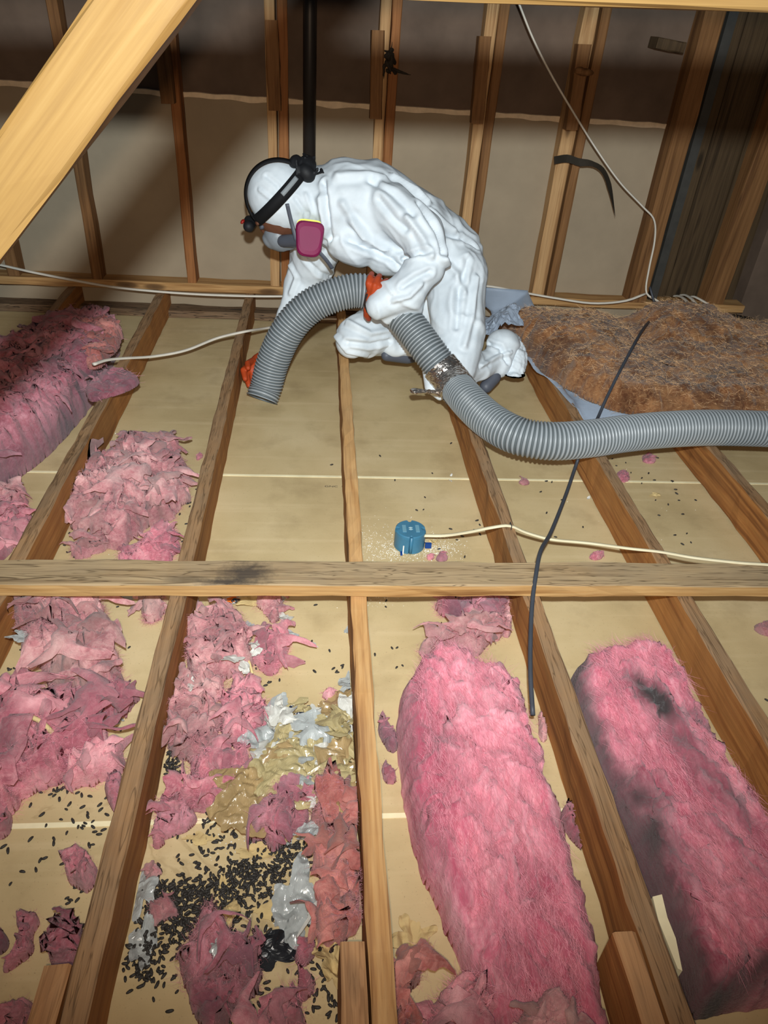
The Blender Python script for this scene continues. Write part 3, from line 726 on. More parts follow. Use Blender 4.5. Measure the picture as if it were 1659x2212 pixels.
# --- torn clumps: outline in the picture, height, material, label
CL = [
 ([(170,985),(215,1000),(260,975),(320,958),(375,968),(405,1000),(412,1030),(395,1055),(412,1068),(380,1082),(372,1110),(340,1118),(318,1125),(290,1150),(262,1172),(215,1168),(190,1130),(150,1128),(145,1095),(162,1070),(158,1030),(150,1000)], 0.075, 'pink_dull', 'big ragged dusty-pink pile beyond the cross timber at left'),
 ([(160,1178),(200,1160),(232,1165),(222,1190),(180,1203),(155,1200)], 0.03, 'pink_dull', 'small pink tuft below the big ragged pile, by the cross timber'),
 ([(245,1195),(300,1180),(345,1162),(385,1155),(392,1180),(370,1204),(300,1215),(252,1215)], 0.045, 'pink', 'bright pink tuft tucked against the far side of the cross timber'),
 ([(262,945),(285,936),(312,950),(300,960),(270,960)], 0.018, 'pink', 'tiny pink tuft lying above the big ragged pile'),
 ([(-20,1065),(30,1060),(55,1070),(48,1095),(20,1110),(-20,1115)], 0.04, 'pink_dull', 'pink tuft at the left edge below the thick torn batt'),
 ([(-20,1118),(35,1105),(62,1100),(55,1140),(20,1190),(-20,1215)], 0.05, 'pink', 'pink shred at the left edge just beyond the cross timber'),
 ([(48,1310),(110,1320),(150,1300),(170,1290),(200,1318),(222,1295),(230,1330),(215,1370),(245,1410),(262,1440),(250,1480),(262,1500),(215,1500),(150,1502),(95,1492),(88,1440),(55,1400),(40,1360)], 0.085, 'pink_dull', 'tall ragged pink clump with a torn peak, near left below the cross timber'),
 ([(80,1505),(160,1495),(230,1500),(290,1485),(300,1500),(272,1530),(220,1540),(150,1528),(85,1530)], 0.05, 'pink', 'twisted pink strand between the peaked clump and the flat pink slab'),
 ([(-60,1515),(60,1512),(150,1515),(215,1530),(232,1560),(228,1600),(205,1640),(130,1672),(60,1700),(20,1740),(-60,1770)], 0.08, 'pink', 'flat pale pink slab of glass wool at the left edge'),
 ([(130,1690),(180,1640),(240,1622),(272,1630),(262,1665),(200,1690),(145,1705)], 0.05, 'pink', 'pink roll of wool between the flat slab and the joist'),
 ([(225,1690),(262,1665),(268,1700),(255,1760),(232,1740)], 0.04, 'pink_purple', 'purplish pink shred pressed against the joist below the pink roll'),
 ([(300,1282),(345,1275),(358,1300),(350,1330),(322,1340),(300,1318)], 0.04, 'pink_dull', 'small pink clump under the near edge of the cross timber at left'),
 ([(42,1448),(60,1442),(68,1458),(50,1466)], 0.015, 'pink', 'lone pink puff on bare board left of the peaked clump'),
 ([(150,1850),(180,1842),(205,1858),(212,1890),(190,1925),(165,1918),(145,1895)], 0.05, 'pink', 'round pink tuft on the stained board near lower left'),
 ([(30,1990),(52,1965),(82,1962),(85,1990),(70,2020),(78,2045),(45,2075),(10,2100),(0,2092),(22,2060),(40,2035),(35,2010)], 0.035, 'pink_purple', 'curled pink strand like a hook at the lower left'),
 ([(100,2065),(120,2025),(150,2000),(182,1998),(180,2040),(165,2080),(110,2082)], 0.05, 'pink_purple', 'greyed pink tuft behind the lapped joist end at lower left'),
 ([(-30,2000),(12,2005),(25,2035),(0,2060),(-30,2060)], 0.035, 'pink_purple', 'pink scrap at the left edge beside the hooked strand'),
 ([(-30,2170),(30,2165),(75,2150),(70,2190),(40,2260),(-30,2270)], 0.05, 'pink_purple', 'dark pink tuft in the bottom left corner'),
 ([(-30,1715),(10,1705),(22,1760),(18,1805),(-30,1812)], 0.04, 'pink', 'deep pink tuft at the left edge below the flat slab'),
 ([(395,1370),(420,1340),(442,1310),(490,1310),(520,1330),(535,1370),(545,1410),(520,1440),(490,1455),(430,1452),(395,1420)], 0.075, 'pink_dull', 'dirty pink mound against the joist below the cross timber'),
 ([(545,1375),(580,1365),(618,1372),(622,1395),(612,1440),(600,1458),(565,1448),(548,1420)], 0.04, 'pink', 'pink piece strewn with white paper and two droppings'),
 ([(560,1290),(590,1278),(612,1290),(608,1330),(588,1342),(562,1320)], 0.035, 'pink_dull', 'brownish pink tuft among paper scraps under the cross timber'),
 ([(385,1470),(430,1455),(470,1470),(480,1500),(450,1515),(400,1510)], 0.05, 'pink_dull', 'grey-pink tuft between two larger clumps in the littered bay'),
 ([(485,1510),(515,1475),(548,1490),(575,1520),(585,1555),(560,1590),(520,1605),(480,1590),(470,1550)], 0.075, 'pink', 'bright rose-pink clump left of the yellow plastic'),
 ([(365,1560),(400,1530),(450,1520),(475,1550),(470,1600),(440,1640),(390,1640),(355,1600)], 0.07, 'pink_dull', 'lumpy pink clump touching the joist in the littered bay'),
 ([(400,1660),(440,1640),(500,1630),(540,1650),(530,1690),(480,1710),(420,1690)], 0.055, 'pink', 'pink clump at the lower left rim of the yellow plastic'),
 ([(335,1750),(360,1715),(410,1695),(470,1690),(520,1700),(530,1730),(490,1755),(430,1745),(380,1765),(345,1768)], 0.055, 'pink', 'long pink swathe spreading from joist to yellow plastic'),
 ([(325,1790),(350,1760),(400,1745),(430,1760),(410,1790),(360,1810),(330,1812)], 0.035, 'pink_purple', 'thin mauve wisp below the long pink swathe'),
 ([(520,1775),(555,1745),(600,1720),(650,1735),(668,1760),(650,1790),(610,1800),(600,1830),(585,1830),(575,1800),(540,1800)], 0.065, 'pink_purple', 'mauve-pink drape below the yellow plastic with a hanging tip'),
 ([(668,1745),(720,1720),(765,1725),(772,1790),(768,1850),(735,1830),(700,1800),(672,1775)], 0.07, 'pink_brown', 'brownish pink clump beneath the plastic along the centre joist'),
 ([(655,1870),(690,1840),(735,1820),(772,1850),(778,1900),(775,1960),(735,1950),(700,1920),(690,1885)], 0.075, 'pink_brown', 'curly reddish wool heaped against the centre joist'),
 ([(690,1960),(730,1930),(770,1950),(775,2000),(755,2035),(700,2040),(660,2020),(665,1985)], 0.075, 'pink_brown', 'rounded reddish wool lump beside the clear plastic scrap'),
 ([(640,2050),(670,2020),(685,2040),(672,2075),(650,2090),(635,2075)], 0.03, 'pink_purple', 'small pink curl dangling under the reddish wool lump'),
 ([(385,2075),(410,2060),(420,2020),(450,2000),(478,2010),(482,2040),(535,2030),(560,2070),(565,2110),(545,2140),(500,2160),(490,2212),(440,2215),(405,2160),(400,2110)], 0.085, 'pink_purple', 'large pink clump with a white scrap in its fold at bottom centre'),
 ([(600,2150),(650,2110),(685,2105),(680,2130),(640,2160),(660,2220),(600,2260),(510,2260),(540,2200)], 0.075, 'pink', 'long pink roll of wool at the bottom edge'),
 ([(315,1940),(350,1955),(372,1930),(395,1975),(360,1985),(325,2010)], 0.025, 'pink_dull', 'star-shaped pale pink scrap lying on the droppings'),
 ([(330,1810),(350,1805),(362,1820),(345,1832),(330,1828)], 0.02, 'pink', 'little round pink ball beside the joist above the droppings'),
 ([(310,1880),(335,1865),(355,1880),(345,1895),(315,1898)], 0.015, 'pink_dull', 'faint pink wisp against the joist above the droppings'),
 ([(690,1500),(720,1488),(728,1500),(705,1515)], 0.015, 'pink', 'pink wormlike shred above the crumpled plastic'),
 ([(935,1300),(980,1295),(1020,1278),(1085,1278),(1095,1310),(1080,1345),(1030,1350),(1005,1330),(955,1322)], 0.06, 'pink_purple', 'mauve-pink torn wool just below the cross timber right of centre'),
 ([(890,1400),(930,1375),(985,1360),(1020,1345),(1085,1340),(1095,1370),(1060,1380),(1040,1405),(1010,1410),(960,1390),(920,1410)], 0.05, 'pink_dull', 'pale frayed wool at the head of the clean pink batt'),
 ([(1080,1310),(1100,1280),(1108,1330),(1104,1370),(1088,1370)], 0.03, 'pink_dull', 'pale upright wisp of wool against the joist beside the frayed wool'),
 ([(815,1560),(828,1530),(840,1570),(862,1590),(858,1625),(830,1610)], 0.03, 'pink_purple', 'mauve wisp between centre joist and clean pink batt'),
 ([(820,1650),(836,1640),(850,1665),(858,1690),(826,1690)], 0.025, 'pink_purple', 'second mauve wisp, lower, between centre joist and clean batt'),
 ([(1158,1545),(1175,1530),(1185,1590),(1170,1600)], 0.025, 'pink_dull', 'white-pink tuft between the clean batt and the joist at the black cable’s end'),
 ([(1205,1750),(1232,1735),(1245,1722),(1246,1745),(1240,1790),(1268,1830),(1255,1835),(1225,1800)], 0.03, 'pink_purple', 'torn pink ear sticking from the side of the clean batt'),
 ([(1150,2110),(1200,2060),(1245,2075),(1290,2130),(1330,2170),(1340,2300),(1100,2300),(1120,2180)], 0.03, 'pink_dull', 'pale lump of wool lying on the near end of the clean batt'),
 ([(820,2140),(855,2090),(900,2060),(935,2040),(950,2060),(900,2090),(890,2150),(880,2230),(930,2270),(830,2300),(800,2200)], 0.06, 'pink_brown', 'reddish wool strands in the shadow at the bottom edge'),
 ([(930,2150),(1000,2110),(1040,2160),(1070,2290),(900,2300)], 0.07, 'pink', 'red-pink wool in shadow left of the clean batt’s near end'),
 ([(1385,985),(1400,978),(1420,990),(1415,1000),(1390,998)], 0.015, 'pink_purple', 'small mauve puff below the hose at right'),
 ([(1332,1020),(1348,1014),(1362,1028),(1355,1040),(1336,1038)], 0.018, 'pink_purple', 'mauve puff beside the streaky joist on the seam'),
 ([(1120,1038),(1136,1034),(1146,1042),(1138,1048),(1122,1046)], 0.008, 'pink_dull', 'flat pinkish flake near the board seam'),
 ([(1272,1200),(1290,1192),(1308,1196),(1302,1206),(1278,1208)], 0.014, 'pink', 'pink puff touching the far side of the cross timber at right'),
 ([(920,1202),(938,1196),(940,1208),(925,1210)], 0.010, 'pink', 'pink crumb at the foot of the blue box'),
 ([(942,1205),(960,1196),(968,1208),(950,1211)], 0.012, 'pink_purple', 'mauve crumb right of the blue box'),
 ([(1618,1352),(1660,1345),(1690,1370),(1650,1375)], 0.012, 'pink_dull', 'thin mauve shred at the right edge below the cross timber'),
 ([(420,985),(440,978),(438,990),(424,995)], 0.012, 'pink', 'tiny pink shred beside the weathered joist'),
]
for i, (ol, H, mt, lab) in enumerate(CL):
    z = H*0.35; z0 = 0.0
    if 'lying on the near end' in lab: z0 = 0.105; z = 0.12
    A = np.array(pz(ol, z0+z)); area = 0.5*abs(np.dot(A[:, 0], np.roll(A[:, 1], 1))-np.dot(A[:, 1], np.roll(A[:, 0], 1)))
    big = area > 0.004
    if mt == 'pink': mt = 'pink_mid'
    o = blob('pink_clump' if big else 'pink_tuft', A, H, M[mt], z0=z0, edge=min(0.045, 0.32*math.sqrt(area)), res=0.0045 if big else 0.003, rag=0.017 if big else 0.006,
             fold=0.75, ff=(12 if area > 0.03 else 17) if big else 34, seed=100+i*13, lumps=0.7, lf=10, warp=1.2, nfib=int(20+area*(190000 if big else 60000)), fl=(0.006, 0.026 if big else 0.012), fw=0.0002, curl=0.7,
             fibmat=M['f_pink'] if mt == 'pink_mid' else M['f_dull'], fup=0.12, npet=int(2+area*(420 if area > 0.03 else 800)), pet=((0.07, 0.17), (0.028, 0.07), 0.007) if area > 0.03 else ((0.04, 0.10), (0.015, 0.042), 0.006) if big else ((0.015, 0.03), (0.006, 0.014), 0.003))
    tag(o, lab, 'insulation', 'torn pink wool clumps')

# --- brown batt with its plastic film, thrown over the joists at right
root = empty('brown_batt', PZ(1350, 850, JH)); rl = np.array(root.location)
front = pz([(1068,668),(1098,706),(1135,745),(1180,785),(1235,822),(1300,852),(1370,872),(1460,886),(1560,893),(1680,896),(1800,898)], JH+0.05)
back = [(2.3, 3.0), (1.9, 3.0), (1.5, 3.02), (1.2, 3.05), (0.9, 3.08), (0.70, 3.06)]
ol = [tuple(p_) for p_ in front]+back
def hB(x, y):
    h = 0.62+0*x
    c = PY(1468, 700, 2.86); h = h+0.56*np.exp(-(((x-c[0])/0.20)**2+((y-2.84)/0.18)**2))
    c2 = PY(1230, 700, 2.75); h = h+0.30*np.exp(-(((x-c2[0])/0.22)**2+((y-2.72)/0.2)**2))
    c3 = PY(1385, 760, 2.7); h = h-0.30*np.exp(-(((x-c3[0])/0.07)**2+((y-2.85)/0.35)**2))
    h = h+0.35*np.exp(-(((x-1.9)/0.3)**2+((y-2.5)/0.25)**2))
    return h
o = blob('wool_body', ol, 0.17, M['brown'], z0=JH+0.004, edge=0.09, res=0.007, rag=0.012, fold=0.12, ff=14, seed=51, lumps=0.13, lf=7, warp=0.6, hfun=hB)
fibres(o, np.array([v.co[:] for v in o.data.vertices][:len(o.data.vertices)//2]), None, 26000, (0.012, 0.045), 0.00035, 1.1, M['f_brown'], 77, None, 0.007, 0.25)
o.location = Vector(np.array(o.location)-rl); o.parent = root
# film: strip hugging the front edge, one corner hanging into the bay
fr = np.array(pz([(1040,640),(1066,690),(1105,740),(1150,790),(1205,826),(1262,858),(1325,885),(1400,902),(1500,912),(1650,915)], JH+0.004))
fr = spline([(a, b_, 0) for a, b_ in fr], 70)[:, :2]
Vf = []; nb = 10
for i in range(70):
    t_ = np.gradient(fr, axis=0)[i]; t_ /= np.linalg.norm(t_); nn = np.array([-t_[1], t_[0]])
    if nn[1] < 0: nn = -nn
    for j in range(nb):
        s_ = j/(nb-1)
        droop = 0.0
        q_ = fr[i]+nn*(-0.0+s_*0.16)
        g = math.exp(-((i-46)/7.0)**2)
        q_ = q_-nn*g*0.10*(1-s_)
        z_ = JH+0.006+0.05*s_**1.5+0.008*math.sin(i*0.9+3*s_)*(1-s_)-g*0.07*(1-s_)**2
        if i < 22: z_ += 0.10*(1-i/22.0)*s_
        Vf.append((q_[0], q_[1], z_))
Vf = np.array(Vf); Vf_c = [j[0] for j in JX]; Vf += 0.005*np.stack([noise(Vf*14+k_*9, 70+k_) for k_ in range(3)], 1)
for jx in Vf_c:
    m_ = np.abs(Vf[:, 0]-jx) < 0.027; Vf[m_, 2] = np.maximum(Vf[m_, 2], JH+0.004)
Fi = np.array([(i*nb+j, (i+1)*nb+j, (i+1)*nb+j+1, i*nb+j+1) for i in range(69) for j in range(nb-1)])
o = link('plastic_film', mesh_np('plastic_film', Vf-rl, Fi, True, [M['plastic_blue']]), root); o['label'] = 'shiny blue-grey plastic film'
md = o.modifiers.new('thick', 'SOLIDIFY'); md.thickness = 0.0012
tag(root, 'brown hairy glass wool batt with blue-grey plastic film thrown over the joists', 'insulation')
# film rag behind the worker's foot
def sheet(name, cpx, cpy, z, w, h, ang, seed, mat, amp=0.02, n=26, tilt=0.25, freq=14, Y=None, outline=0.35, fold=0.5, minz=None):
    c = PZ(cpx, cpy, z) if Y is None else PY(cpx, cpy, Y)
    u, v = np.meshgrid(np.linspace(-1, 1, n), np.linspace(-1, 1, n), indexing='ij')
    u = u.ravel(); v = v.ravel()
    # squarish param mapped to an irregular torn outline
    th = np.arctan2(v, u); rr = np.maximum(np.abs(u), np.abs(v))
    rad = 1+outline*(noise(np.stack([np.cos(th)*1.6, np.sin(th)*1.6, np.full_like(th, seed)], 1), seed)*1.6+0.3*noise(np.stack([np.cos(th)*6, np.sin(th)*6, np.full_like(th, seed+4)], 1), seed+1))
    sq = 0.75+0.25*np.abs(np.cos(2*th))
    x = np.cos(th)*rr*rad*sq*w/2*1.1; y = np.sin(th)*rr*rad*sq*h/2*1.1
    Pp = np.stack([x, y, np.full_like(x, seed*0.7)], 1)
    # crumple: a stack of straight creases in random directions gives flat facets meeting in sharp folds
    rg_ = np.random.default_rng(seed); zz = np.zeros_like(x); sc_ = 0.5*(w+h)/2
    for k_ in range(16):
        a_ = rg_.uniform(0, math.pi); c_ = rg_.uniform(-0.9, 0.9)*sc_; q_ = x*math.cos(a_)+y*math.sin(a_)+0.10*sc_*noise(Pp*freq*0.5+k_, seed+k_)-c_
        g_ = rg_.choice([-1, 1])*rg_.uniform(0.4, 1.0)
        zz = zz+g_*np.abs(q_)
        x = x+0.10*g_*np.abs(q_)*math.sin(a_)*fold*1.5; y = y-0.10*g_*np.abs(q_)*math.cos(a_)*fold*1.5
    zz = (zz-zz.mean()); zz = zz/(zz.std()+1e-6)*amp*0.55
    wq = np.stack([noise(Pp*30, seed+40), noise(Pp*30+9, seed+41)], 1)*0.010
    for k_ in range(8):     # fine sharp crinkles
        a_ = rg_.uniform(0, math.pi); lam = rg_.uniform(0.014, 0.04); q_ = ((x+wq[:, 0])*math.cos(a_)+(y+wq[:, 1])*math.sin(a_))/lam+rg_.uniform(0, 1)
        zz = zz+(np.abs((q_ % 1)*2-1)-0.5)*min(lam*0.28, amp*0.55)*np.clip(noise(Pp*18+k_*5, seed+50+k_)*2.5+0.3, 0, 1)
    zz = np.where(zz > amp*1.3, amp*1.3+(zz-amp*1.3)*0.3, zz)
    ca, sa = math.cos(ang), math.sin(ang)
    Q = np.stack([x*ca-y*sa, x*sa+y*ca, zz+0.002+y*0.0], 1)
    Q[:, 2] -= min(0, np.percentile(Q[:, 2], 12)); Q[:, 2] = np.maximum(Q[:, 2], 0.0012)
    if z < JH:
        jl = max([j[0] for j in JX if j[0] < c[0]], default=-9); jr = min([j[0] for j in JX if j[0] > c[0]], default=9)
        Q[:, 0] = np.clip(Q[:, 0], jl+0.021-c[0], jr-0.021-c[0])
    ii, jj = np.meshgrid(np.arange(n-1), np.arange(n-1), indexing='ij'); ii = ii.ravel(); jj = jj.ravel()
    F = np.stack([ii*n+jj, (ii+1)*n+jj, (ii+1)*n+jj+1, ii*n+jj+1], 1)
    o = link(name, mesh_np(name, Q, F, False, [mat]), None, c)
    md = o.modifiers.new('thick', 'SOLIDIFY'); md.thickness = 0.0005
    return o
o = sheet('plastic_rag', 1078, 702, JH+0.02, 0.17, 0.20, 0.6, 3, M['plastic_blue'], 0.05, 24, Y=2.82, freq=9)
tag(o, 'crumpled blue-grey plastic rag behind the worker’s raised foot', 'plastic sheet')

# ================================================================== WORKER
person = empty('person', (0.12, 2.68, JH)); PL = np.array(person.location)
def ell(c, r, ax=None, n=20):
    c = np.array(c, float); V = []; F = []
    A = np.eye(3) if ax is None else np.array(ax, float)
    m_ = n//2
    for i in range(m_+1):
        t = math.pi*i/m_
        for j in range(n):
            q_ = 2*math.pi*j/n
            l = np.array([math.sin(t)*math.cos(q_)*r[0], math.sin(t)*math.sin(q_)*r[1], math.cos(t)*r[2]])
            V.append(c+A.T@l)
    for i in range(m_):
        for j in range(n): F.append((i*n+j, (i+1)*n+j, (i+1)*n+(j+1) % n, i*n+(j+1) % n))
    return V, F
def cap_(a, b, ra, rb, n=18):
    a = np.array(a, float); b = np.array(b, float); T = b-a; Ln = np.linalg.norm(T); T /= Ln+1e-9
    pts = []; rad = []
    for t in np.linspace(-math.pi/2, 0, 6)[:-1]: pts.append(a+T*ra*math.sin(t)); rad.append(max(ra*math.cos(t), ra*0.05))
    for s_ in np.linspace(0, 1, 6): pts.append(a+(b-a)*s_); rad.append(ra+(rb-ra)*s_)
    for t in np.linspace(0, math.pi/2, 6)[1:]: pts.append(b+T*rb*math.sin(t)); rad.append(max(rb*math.cos(t), rb*0.05))
    return tube_arrays(pts, rad, n, up=(0.31, 0.2, 0.9))
def chain(mb, pts, rad):
    for i in range(len(pts)-1): mb.add(*cap_(pts[i], pts[i+1], rad[i], rad[i+1]))
def remesh(mb, voxel, smooth=6):
    me = mesh_np('tmp', np.array(mb.v), mb.f, False); o = bpy.data.objects.new('tmp', me); COL.objects.link(o)
    r = o.modifiers.new('r', 'REMESH'); r.mode = 'VOXEL'; r.voxel_size = voxel
    if smooth:
        s_ = o.modifiers.new('s', 'SMOOTH'); s_.factor = 0.5; s_.iterations = smooth
    bpy.context.view_layer.update()
    ev = bpy.data.meshes.new_from_object(o.evaluated_get(bpy.context.evaluated_depsgraph_get()))
    bpy.data.objects.remove(o)
    return ev
def coords(me):
    V = np.empty(len(me.vertices)*3, np.float32); me.vertices.foreach_get('co', V); N = np.empty_like(V); me.vertices.foreach_get('normal', N)
    return V.reshape(-1, 3).astype(float), N.reshape(-1, 3).astype(float)
# head frame: crown up-left, face down-left, side towards the camera
HC = PY(610, 424, 2.76)
hu = np.array([-0.72, 0.0, 0.69]); hf = np.array([-0.69, 0.0, -0.72]); hs = np.array([0, -1.0, 0])
hx = np.stack([hf, hs, hu])      # rows: local x=face, y=side, z=crown
def HP(f, s, u): return HC+hf*f+hs*s+hu*u
bm_ = MB()
bm_.add(*ell(HC, (0.122, 0.100, 0.128), hx, 24))
neck = PY(680, 420, 2.77); ch1 = PY(745, 440, 2.77); ch2 = PY(800, 462, 2.78); bel = PY(885, 505, 2.79); pel = PY(958, 556, 2.80)
chain(bm_, [HP(-0.02, 0, -0.04), neck, ch1], [0.098, 0.098, 0.150])
bm_.add(*cap_(HP(-0.055, 0, 0.0), PY(715, 400, 2.78), 0.065, 0.07))
chain(bm_, [ch1, ch2, bel, pel], [0.158, 0.178, 0.165, 0.152])
bm_.add(*ell(PY(770, 520, 2.74), (0.13, 0.14, 0.085)))          # hanging suit front
bm_.add(*ell(PY(850, 545, 2.74), (0.12, 0.14, 0.08)))
# near arm
chain(bm_, [PY(845, 448, 2.66), PY(905, 505, 2.57), PY(925, 560, 2.51)], [0.092, 0.080, 0.066])
chain(bm_, [PY(925, 560, 2.51), PY(880, 625, 2.475), PY(818, 662, 2.45)], [0.068, 0.078, 0.052])
bm_.add(*cap_(PY(890, 650, 2.48), PY(838, 686, 2.47), 0.05, 0.034))
# far arm
chain(bm_, [PY(690, 515, 2.90), PY(662, 600, 2.93), PY(632, 670, 2.88), PY(578, 765, 2.78)], [0.100, 0.084, 0.060, 0.038])
# near leg
chain(bm_, [PY(985, 590, 2.72), PY(992, 690, 2.60), PY(990, 795, 2.455)], [0.128, 0.105, 0.080])
chain(bm_, [PY(992, 800, 2.46), PY(1050, 790, 2.56), PY(1095, 760, 2.66)], [0.072, 0.062, 0.050])
bm_.add(*cap_(PY(1085, 745, 2.64), PY(1080, 800, 2.56), 0.058, 0.04))
bm_.add(*cap_(PY(940, 825, 2.44), PY(975, 835, 2.45), 0.032, 0.045))
# far leg
chain(bm_, [PY(960, 615, 2.90), PY(850, 695, 2.78), PY(765, 728, 2.64)], [0.125, 0.098, 0.078])
chain(bm_, [PY(765, 728, 2.64), PY(850, 735, 2.80), PY(950, 720, 2.98)], [0.074, 0.06, 0.05])
bm_.add(*cap_(PY(850, 745, 2.68), PY(920, 755, 2.7), 0.04, 0.03))
body_me = remesh(bm_, 0.0062, 7)
V, N = coords(body_me)
# bagginess and creases
ar = np.clip((np.linalg.norm(V-HC, axis=1)-0.10)/0.06, 0.25, 1)
w1 = np.stack([noise(V*7+5, 1), noise(V*7+15, 2), noise(V*7+25, 3)], 1)
# crease field leaning along the body's slope
S_ = np.stack([V[:, 0]*0.72-V[:, 2]*0.69, V[:, 1]*0.8, V[:, 0]*0.69+V[:, 2]*0.72], 1)
A_ = np.stack([S_[:, 0]*0.45, S_[:, 1]*0.8, S_[:, 2]*1.25], 1)
def crease(P_, seed_):           # broad soft valleys between thin taut ridges
    n_ = np.abs(noise(P_, seed_))*2.2
    return np.exp(-(n_/0.22)**2)
B_ = np.stack([S_[:, 0]*1.2, S_[:, 1]*0.9, S_[:, 2]*0.4], 1)
d = 0.0075*crease(A_*4.2+w1*0.35, 41)+0.006*crease(B_*5.0+w1*0.35, 44)*np.clip(noise(V*5+3, 45)*2+0.4, 0, 1)+0.0025*crease(A_*9.5+w1*0.5, 42)+0.018*fbm(V*5.0, 43, 2)-0.004
V2 = V+N*(d*ar)[:, None]
body_me.vertices.foreach_set('co', V2.astype(np.float32).ravel()); body_me.update()
# named folds seen in the photograph: (points in the picture, width, height)
bvh = BVHTree.FromPolygons([tuple(v) for v in V2], [tuple(p_.vertices) for p_ in body_me.polygons])
def onbody(px, py):
    d_ = ray(px, py); d_ = d_/np.linalg.norm(d_)
    h_ = bvh.ray_cast(Vector(CAM), Vector(d_))
    return None if h_[0] is None else np.array(h_[0])
FOLDS = [([(700,395),(705,450),(715,530)],0.010,-0.014),([(905,440),(945,500),(962,555)],0.012,-0.012),([(860,575),(840,555),(790,535),(745,515)],0.012,-0.016),([(870,560),(905,545),(930,545)],0.009,-0.014),
 ([(760,480),(800,520),(840,545)],0.016,0.014),([(740,440),(770,490),(790,520)],0.013,0.011),([(850,380),(900,410),(930,440)],0.014,0.012),([(800,390),(850,420),(900,470)],0.013,-0.010),
 ([(955,505),(1000,515),(1035,540)],0.010,-0.012),([(960,560),(985,590),(1005,640)],0.012,0.012),([(1010,560),(990,640),(985,720)],0.012,-0.012),([(1030,600),(1020,680),(1000,760)],0.012,0.012),
 ([(880,470),(915,520),(935,560)],0.012,0.012),([(870,620),(900,600),(935,585)],0.010,-0.012),([(850,650),(885,640),(915,610)],0.009,0.010),([(740,690),(800,720),(860,710)],0.011,0.010),([(750,740),(800,745),(850,735)],0.010,-0.011),
 ([(720,720),(750,760),(800,770)],0.010,0.009),([(660,560),(690,590),(720,600)],0.010,-0.010),([(720,560),(760,580),(800,585)],0.010,0.011),([(1040,790),(1075,770),(1110,760)],0.008,0.010),([(1050,740),(1080,750),(1100,790)],0.008,-0.012),
 ([(730,380),(790,375),(840,385)],0.016,0.010),([(820,430),(850,470),(880,500)],0.012,-0.010),([(620,560),(640,600),(625,640)],0.010,0.010),([(690,430),(700,480),(695,540)],0.014,0.010),
 ([(575,380),(600,400),(610,430)],0.007,-0.005),([(560,410),(585,430),(600,450)],0.007,0.005),([(640,430),(660,460),(655,500)],0.008,-0.007),([(660,420),(675,460),(668,490)],0.008,0.007),([(930,450),(960,480),(985,500)],0.012,0.010)]
dd = np.zeros(len(V2))
for pts, wdt, hgt in FOLDS:
    wdt *= 0.85
    P3 = []
    for (a0, b0), (a1, b1) in zip(pts[:-1], pts[1:]):
        for t in np.linspace(0, 1, 7)[:-1]:
            h_ = onbody(a0+(a1-a0)*t, b0+(b1-b0)*t)
            if h_ is not None: P3.append(h_)
    if len(P3) < 3: continue
    P3 = np.array(P3); best = np.full(len(V2), 9.0)
    for a, b in zip(P3[:-1], P3[1:]):
        if np.linalg.norm(b-a) > 0.12: continue
        e = b-a; t = np.clip(((V2-a)@e)/(e@e+1e-9), 0, 1); best = np.minimum(best, np.linalg.norm(V2-(a+t[:, None]*e), axis=1))
    dd += hgt*np.exp(-(best/wdt)**2)-0.4*hgt*np.exp(-((best-2.1*wdt)/wdt)**2)
V2 = V2+N*dd[:, None]
V2[:, 2] = np.maximum(V2[:, 2], 0.004)
# rest on the joists rather than inside them
for jx in (0.0, 0.4244, 0.813):
    m_ = (np.abs(V2[:, 0]-jx) < 0.024) & (V2[:, 2] < JH+0.003); V2[m_, 2] = JH+0.003
body_me.vertices.foreach_set('co', (V2-PL).astype(np.float32).ravel())
body_me.materials.clear(); body_me.materials.append(M['suit'])
body_me.polygons.foreach_set('use_smooth', np.ones(len(body_me.polygons), bool)); body_me.update(); body_me.name = 'coverall'
link('coverall', body_me, person)
tag(person, 'worker in white hooded coverall kneeling on the joists, holding the grey hose', 'person')
def ppart(mb, name, mat, parent=None, smooth=True, vox=None, label=None):
    if vox: me = remesh(mb, vox, 3); V_, _ = coords(me); me.vertices.foreach_set('co', (V_-PL).astype(np.float32).ravel()); me.materials.clear(); me.materials.append(mat); me.polygons.foreach_set('use_smooth', np.ones(len(me.polygons), bool)); me.update()
    else: me = mesh_np(name, np.array(mb.v)-PL, mb.f, smooth, mat if isinstance(mat, list) else [mat], mb.m)
    o = link(name, me, parent or person)
    if label: o['label'] = label
    return o
# face in the hood opening: brow, eyes, nose
mb = MB(); mb.add(*ell(HP(0.040, 0, -0.03), (0.092, 0.076, 0.098), hx, 24)); mb.add(*ell(HP(0.128, 0, -0.035), (0.018, 0.014, 0.026), hx, 12)); mb.add(*ell(HP(0.118, 0.03, 0.004), (0.016, 0.03, 0.012), hx, 12)); mb.add(*ell(HP(0.118, -0.03, 0.004), (0.016, 0.03, 0.012), hx, 12))
face = ppart(mb, 'face', M['skin'], vox=0.005)
for sgn in (-1, 1):
    mb = MB(); mb.add(*ell(HP(0.122, 0.032*sgn, -0.016), (0.012, 0.014, 0.009), hx, 12)); ppart(mb, 'eye', M['mask_dk'], face)
